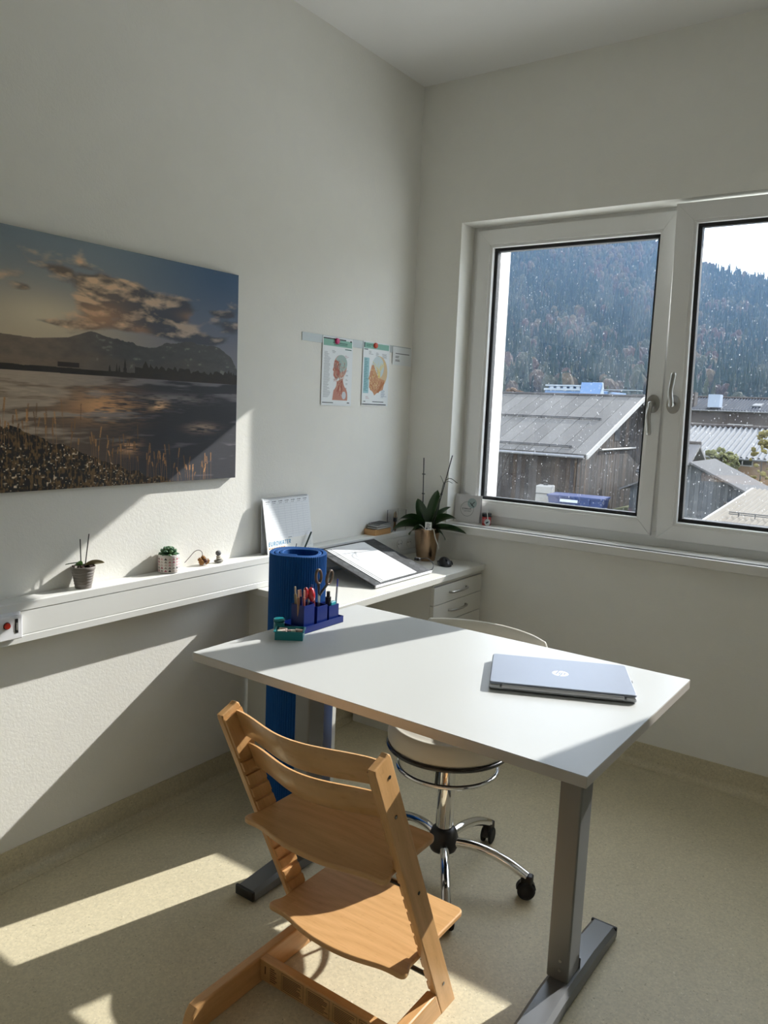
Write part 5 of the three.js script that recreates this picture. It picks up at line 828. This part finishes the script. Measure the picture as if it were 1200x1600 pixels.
{ // blue building beyond the barn
  const t = thing('blue_hall', 'distant pale blue hall with a glazed roof box above the barn', 'building', [0, 0, 0]), bw = std({ color: lin(0.10, 0.17, 0.30), roughness: 0.7 }), wh = std({ color: lin(0.26, 0.29, 0.32), roughness: 0.6 });
  part('body', bx(-70, -56, GY, 6.6, -172, -160), bw, t); part('parapet', bx(-70.2, -60, 6.6, 7.0, -172, -159.8), wh, t); part('upper_storey', bx(-69.6, -61.6, 7.0, 7.5, -171, -161), bw, t); part('roof_plate', bx(-70.1, -61, 7.5, 7.8, -171.5, -160.2), wh, t);
  part('stair_box', slab([-61.8, 5.6, -159.9], [4.4, 0, 0], [0, 2.6, -0.8], 0.6), bw, t); part('glass_front', slab([-58.6, 5.4, -159.5], [2.2, 0, 0], [-1.0, 2.9, -1.6], 0.3), wh, t);
  for (let k = 0; k < 5; k++) part('roof_vent', bx(-69 + k * 1.5, -68.2 + k * 1.5, 7.0, 7.45, -160.9, -160.3), wh, t);
  part('canopy', bx(-57, -49.5, 6.9, 7.0, -163, -160), wh, t);
}
shrub('garden_bush', 'yellowing bush at the eave of the peach house', [-7.95, GY, -44.4], 31, 150, 0.95, 0.16, 0.8, [0.085, 0.085, 0.022], 1.7);
shrub('garden_bush', 'rounded green bush behind the grey shed roof', [-4.7, GY, -36.4], 32, 190, 0.85, 0.15, 0.8, [0.04, 0.062, 0.03], 0.65);
shrub('young_tree', 'slender yellow autumn tree beside the peach house', [-5.6, GY, -43], 33, 150, 0.7, 0.14, 3.0, [0.12, 0.095, 0.018], 0.5, 'tree');
shrub('autumn_tree', 'rust-brown tree rising over the left of the barn ridge', [-52, GY, -108], 34, 260, 2.1, 0.5, 1.5, [0.07, 0.04, 0.022], 2.6, 'tree');
shrub('autumn_tree', 'brown low tree at the right end of the barn ridge', [-33, GY, -104], 35, 240, 2.2, 0.5, 1.1, [0.075, 0.05, 0.026], 2.9, 'tree');
shrub('autumn_tree', 'olive tree between blue hall and brown low tree', [-38, GY, -112], 36, 240, 2.3, 0.5, 1.0, [0.05, 0.055, 0.024], 3.2, 'tree');
// wooded hill: slope facing the window, ridge height by azimuth (degrees left of straight out)
{
  const ridgeEl = (az) => { const K = [[-60, 5.5], [-20, 7.5], [0, 8.4], [10.3, 9.3], [14.7, 10.2], [17, 11.45], [20, 12.6], [28, 14], [45, 14.5], [70, 11]]; for (let i = 1; i < K.length; i++) if (az <= K[i][0]) { const t = (az - K[i - 1][0]) / (K[i][0] - K[i - 1][0]); return mix(K[i - 1][1], K[i][1], t); } return 11; };
  const D = (t) => 420 + 1350 * t, surf = (az, t) => { const d = D(t), el = (ridgeEl(az) * Math.pow(t, 0.82) * (1 + 0.05 * (fbm(az * 0.25, t * 5, 9, 3) - 0.5))) * Math.PI / 180, a = az * Math.PI / 180; return [2.1 - Math.sin(a) * d, 1.4 + d * Math.tan(el) + (t < 0.02 ? GY - 1.4 : 0) - 8 * t, 3.2 - Math.cos(a) * d]; };
  const NA = 90, NT = 30, pos = [], idx = []; for (let i = 0; i <= NA; i++) for (let j = 0; j <= NT + 1; j++) { const az = -50 + 110 * i / NA; if (j <= NT) pos.push(...surf(az, j / NT)); else { const p = surf(az, 1), a = az * Math.PI / 180; pos.push(p[0] - Math.sin(a) * 500, p[1] - 250, p[2] - Math.cos(a) * 500); } }
  const row = NT + 2; for (let i = 0; i < NA; i++) for (let j = 0; j <= NT; j++) { const a = i * row + j; idx.push(a, a + row, a + 1, a + 1, a + row, a + row + 1); }
  const g = new THREE.BufferGeometry(); g.setAttribute('position', new THREE.Float32BufferAttribute(pos, 3)); g.setIndex(idx); g.computeVertexNormals();
  struct('hillside', 'steep wooded hillside across the valley', 'hill', g, std({ color: lin(0.02, 0.024, 0.016), roughness: 1 }));
  // one spruce and one broadleaf crown, scattered
  const con = () => { const gs = [], r = rng(5); for (let k = 0; k < 5; k++) { const c = new THREE.ConeGeometry(4.2 * (1 - k * 0.17), 6.2, 8, 1, true), p = c.attributes.position; for (let i = 0; i < p.count; i++) if (p.getY(i) < 0) { const q = 0.75 + 0.5 * r(); p.setX(i, p.getX(i) * q); p.setZ(i, p.getZ(i) * q); } gs.push(c.translate(0, 4 + k * 3.4, 0)); } const m = merge(gs); m.computeVertexNormals(); return m; };
  const dec = () => { const g = new THREE.IcosahedronGeometry(1, 2), p = g.attributes.position, v = new THREE.Vector3(); for (let i = 0; i < p.count; i++) { v.fromBufferAttribute(p, i); const n = 0.72 + 0.6 * fbm(v.x * 2.2 + 5, v.y * 2.2 + v.z * 2.7, 3, 3); p.setXYZ(i, v.x * 4.6 * n, 9.5 + v.y * 7 * n, v.z * 4.6 * n); } g.computeVertexNormals(); return clean(g); };
  const r = rng(99), spots = [[], []], dm = new THREE.Object3D(), C = new THREE.Color();
  for (let k = 0; k < 30000; k++) { const az = -30 + 76 * r(), t = Math.pow(r(), 0.7) * 1.0; const n = fbm(az * 0.35, t * 9, 61, 4), up = sst(0.25, 0.9, t), broad = r() < 0.06 + 0.7 * sst(0.53, 0.69, n + 0.07 * (az > 15 ? up : 0) + 0.05 * (t < 0.15 ? 1 : 0)); spots[broad ? 1 : 0].push([az, t, r(), r(), n]); }
  spots.forEach((list, b) => {
    const m = new THREE.InstancedMesh(b ? dec() : con(), std({ color: 0xffffff, roughness: 1 }), list.length);
    list.forEach(([az, t, q, w, n], i) => { const p = surf(az, t); dm.position.set(p[0], p[1] - 1, p[2]); dm.rotation.set(0, q * 7, 0); const s = 0.62 + 0.5 * w; dm.scale.set(s * 0.9, s * (0.85 + 0.4 * q), s * 0.9); dm.updateMatrix(); m.setMatrixAt(i, dm.matrix);
      if (b) { const c = q < 0.4 ? [0.055, 0.036, 0.022] : q < 0.6 ? [0.075, 0.052, 0.024] : q < 0.85 ? [0.036, 0.038, 0.020] : [0.062, 0.034, 0.024]; C.setRGB(...c.map((x) => x * (0.45 + 0.4 * w))); } else { const c = q < 0.15 ? [0.045, 0.05, 0.022] : [0.016, 0.028, 0.017]; C.setRGB(...c.map((x) => x * (0.4 + 0.4 * w))); } m.setColorAt(i, C); });
    m.name = b ? 'broadleaf_wood' : 'conifer_wood'; m.userData = { kind: 'stuff', label: b ? 'rust and yellow autumn trees scattered over the hillside' : 'dark spruce forest covering the hillside', category: 'forest' }; scene.add(m);
  });
}
//NEXT
for (const o of scene.children) o.traverse((m) => { if (m.isMesh) { m.castShadow = true; m.receiveShadow = true; } });
renderer.render(scene, camera);
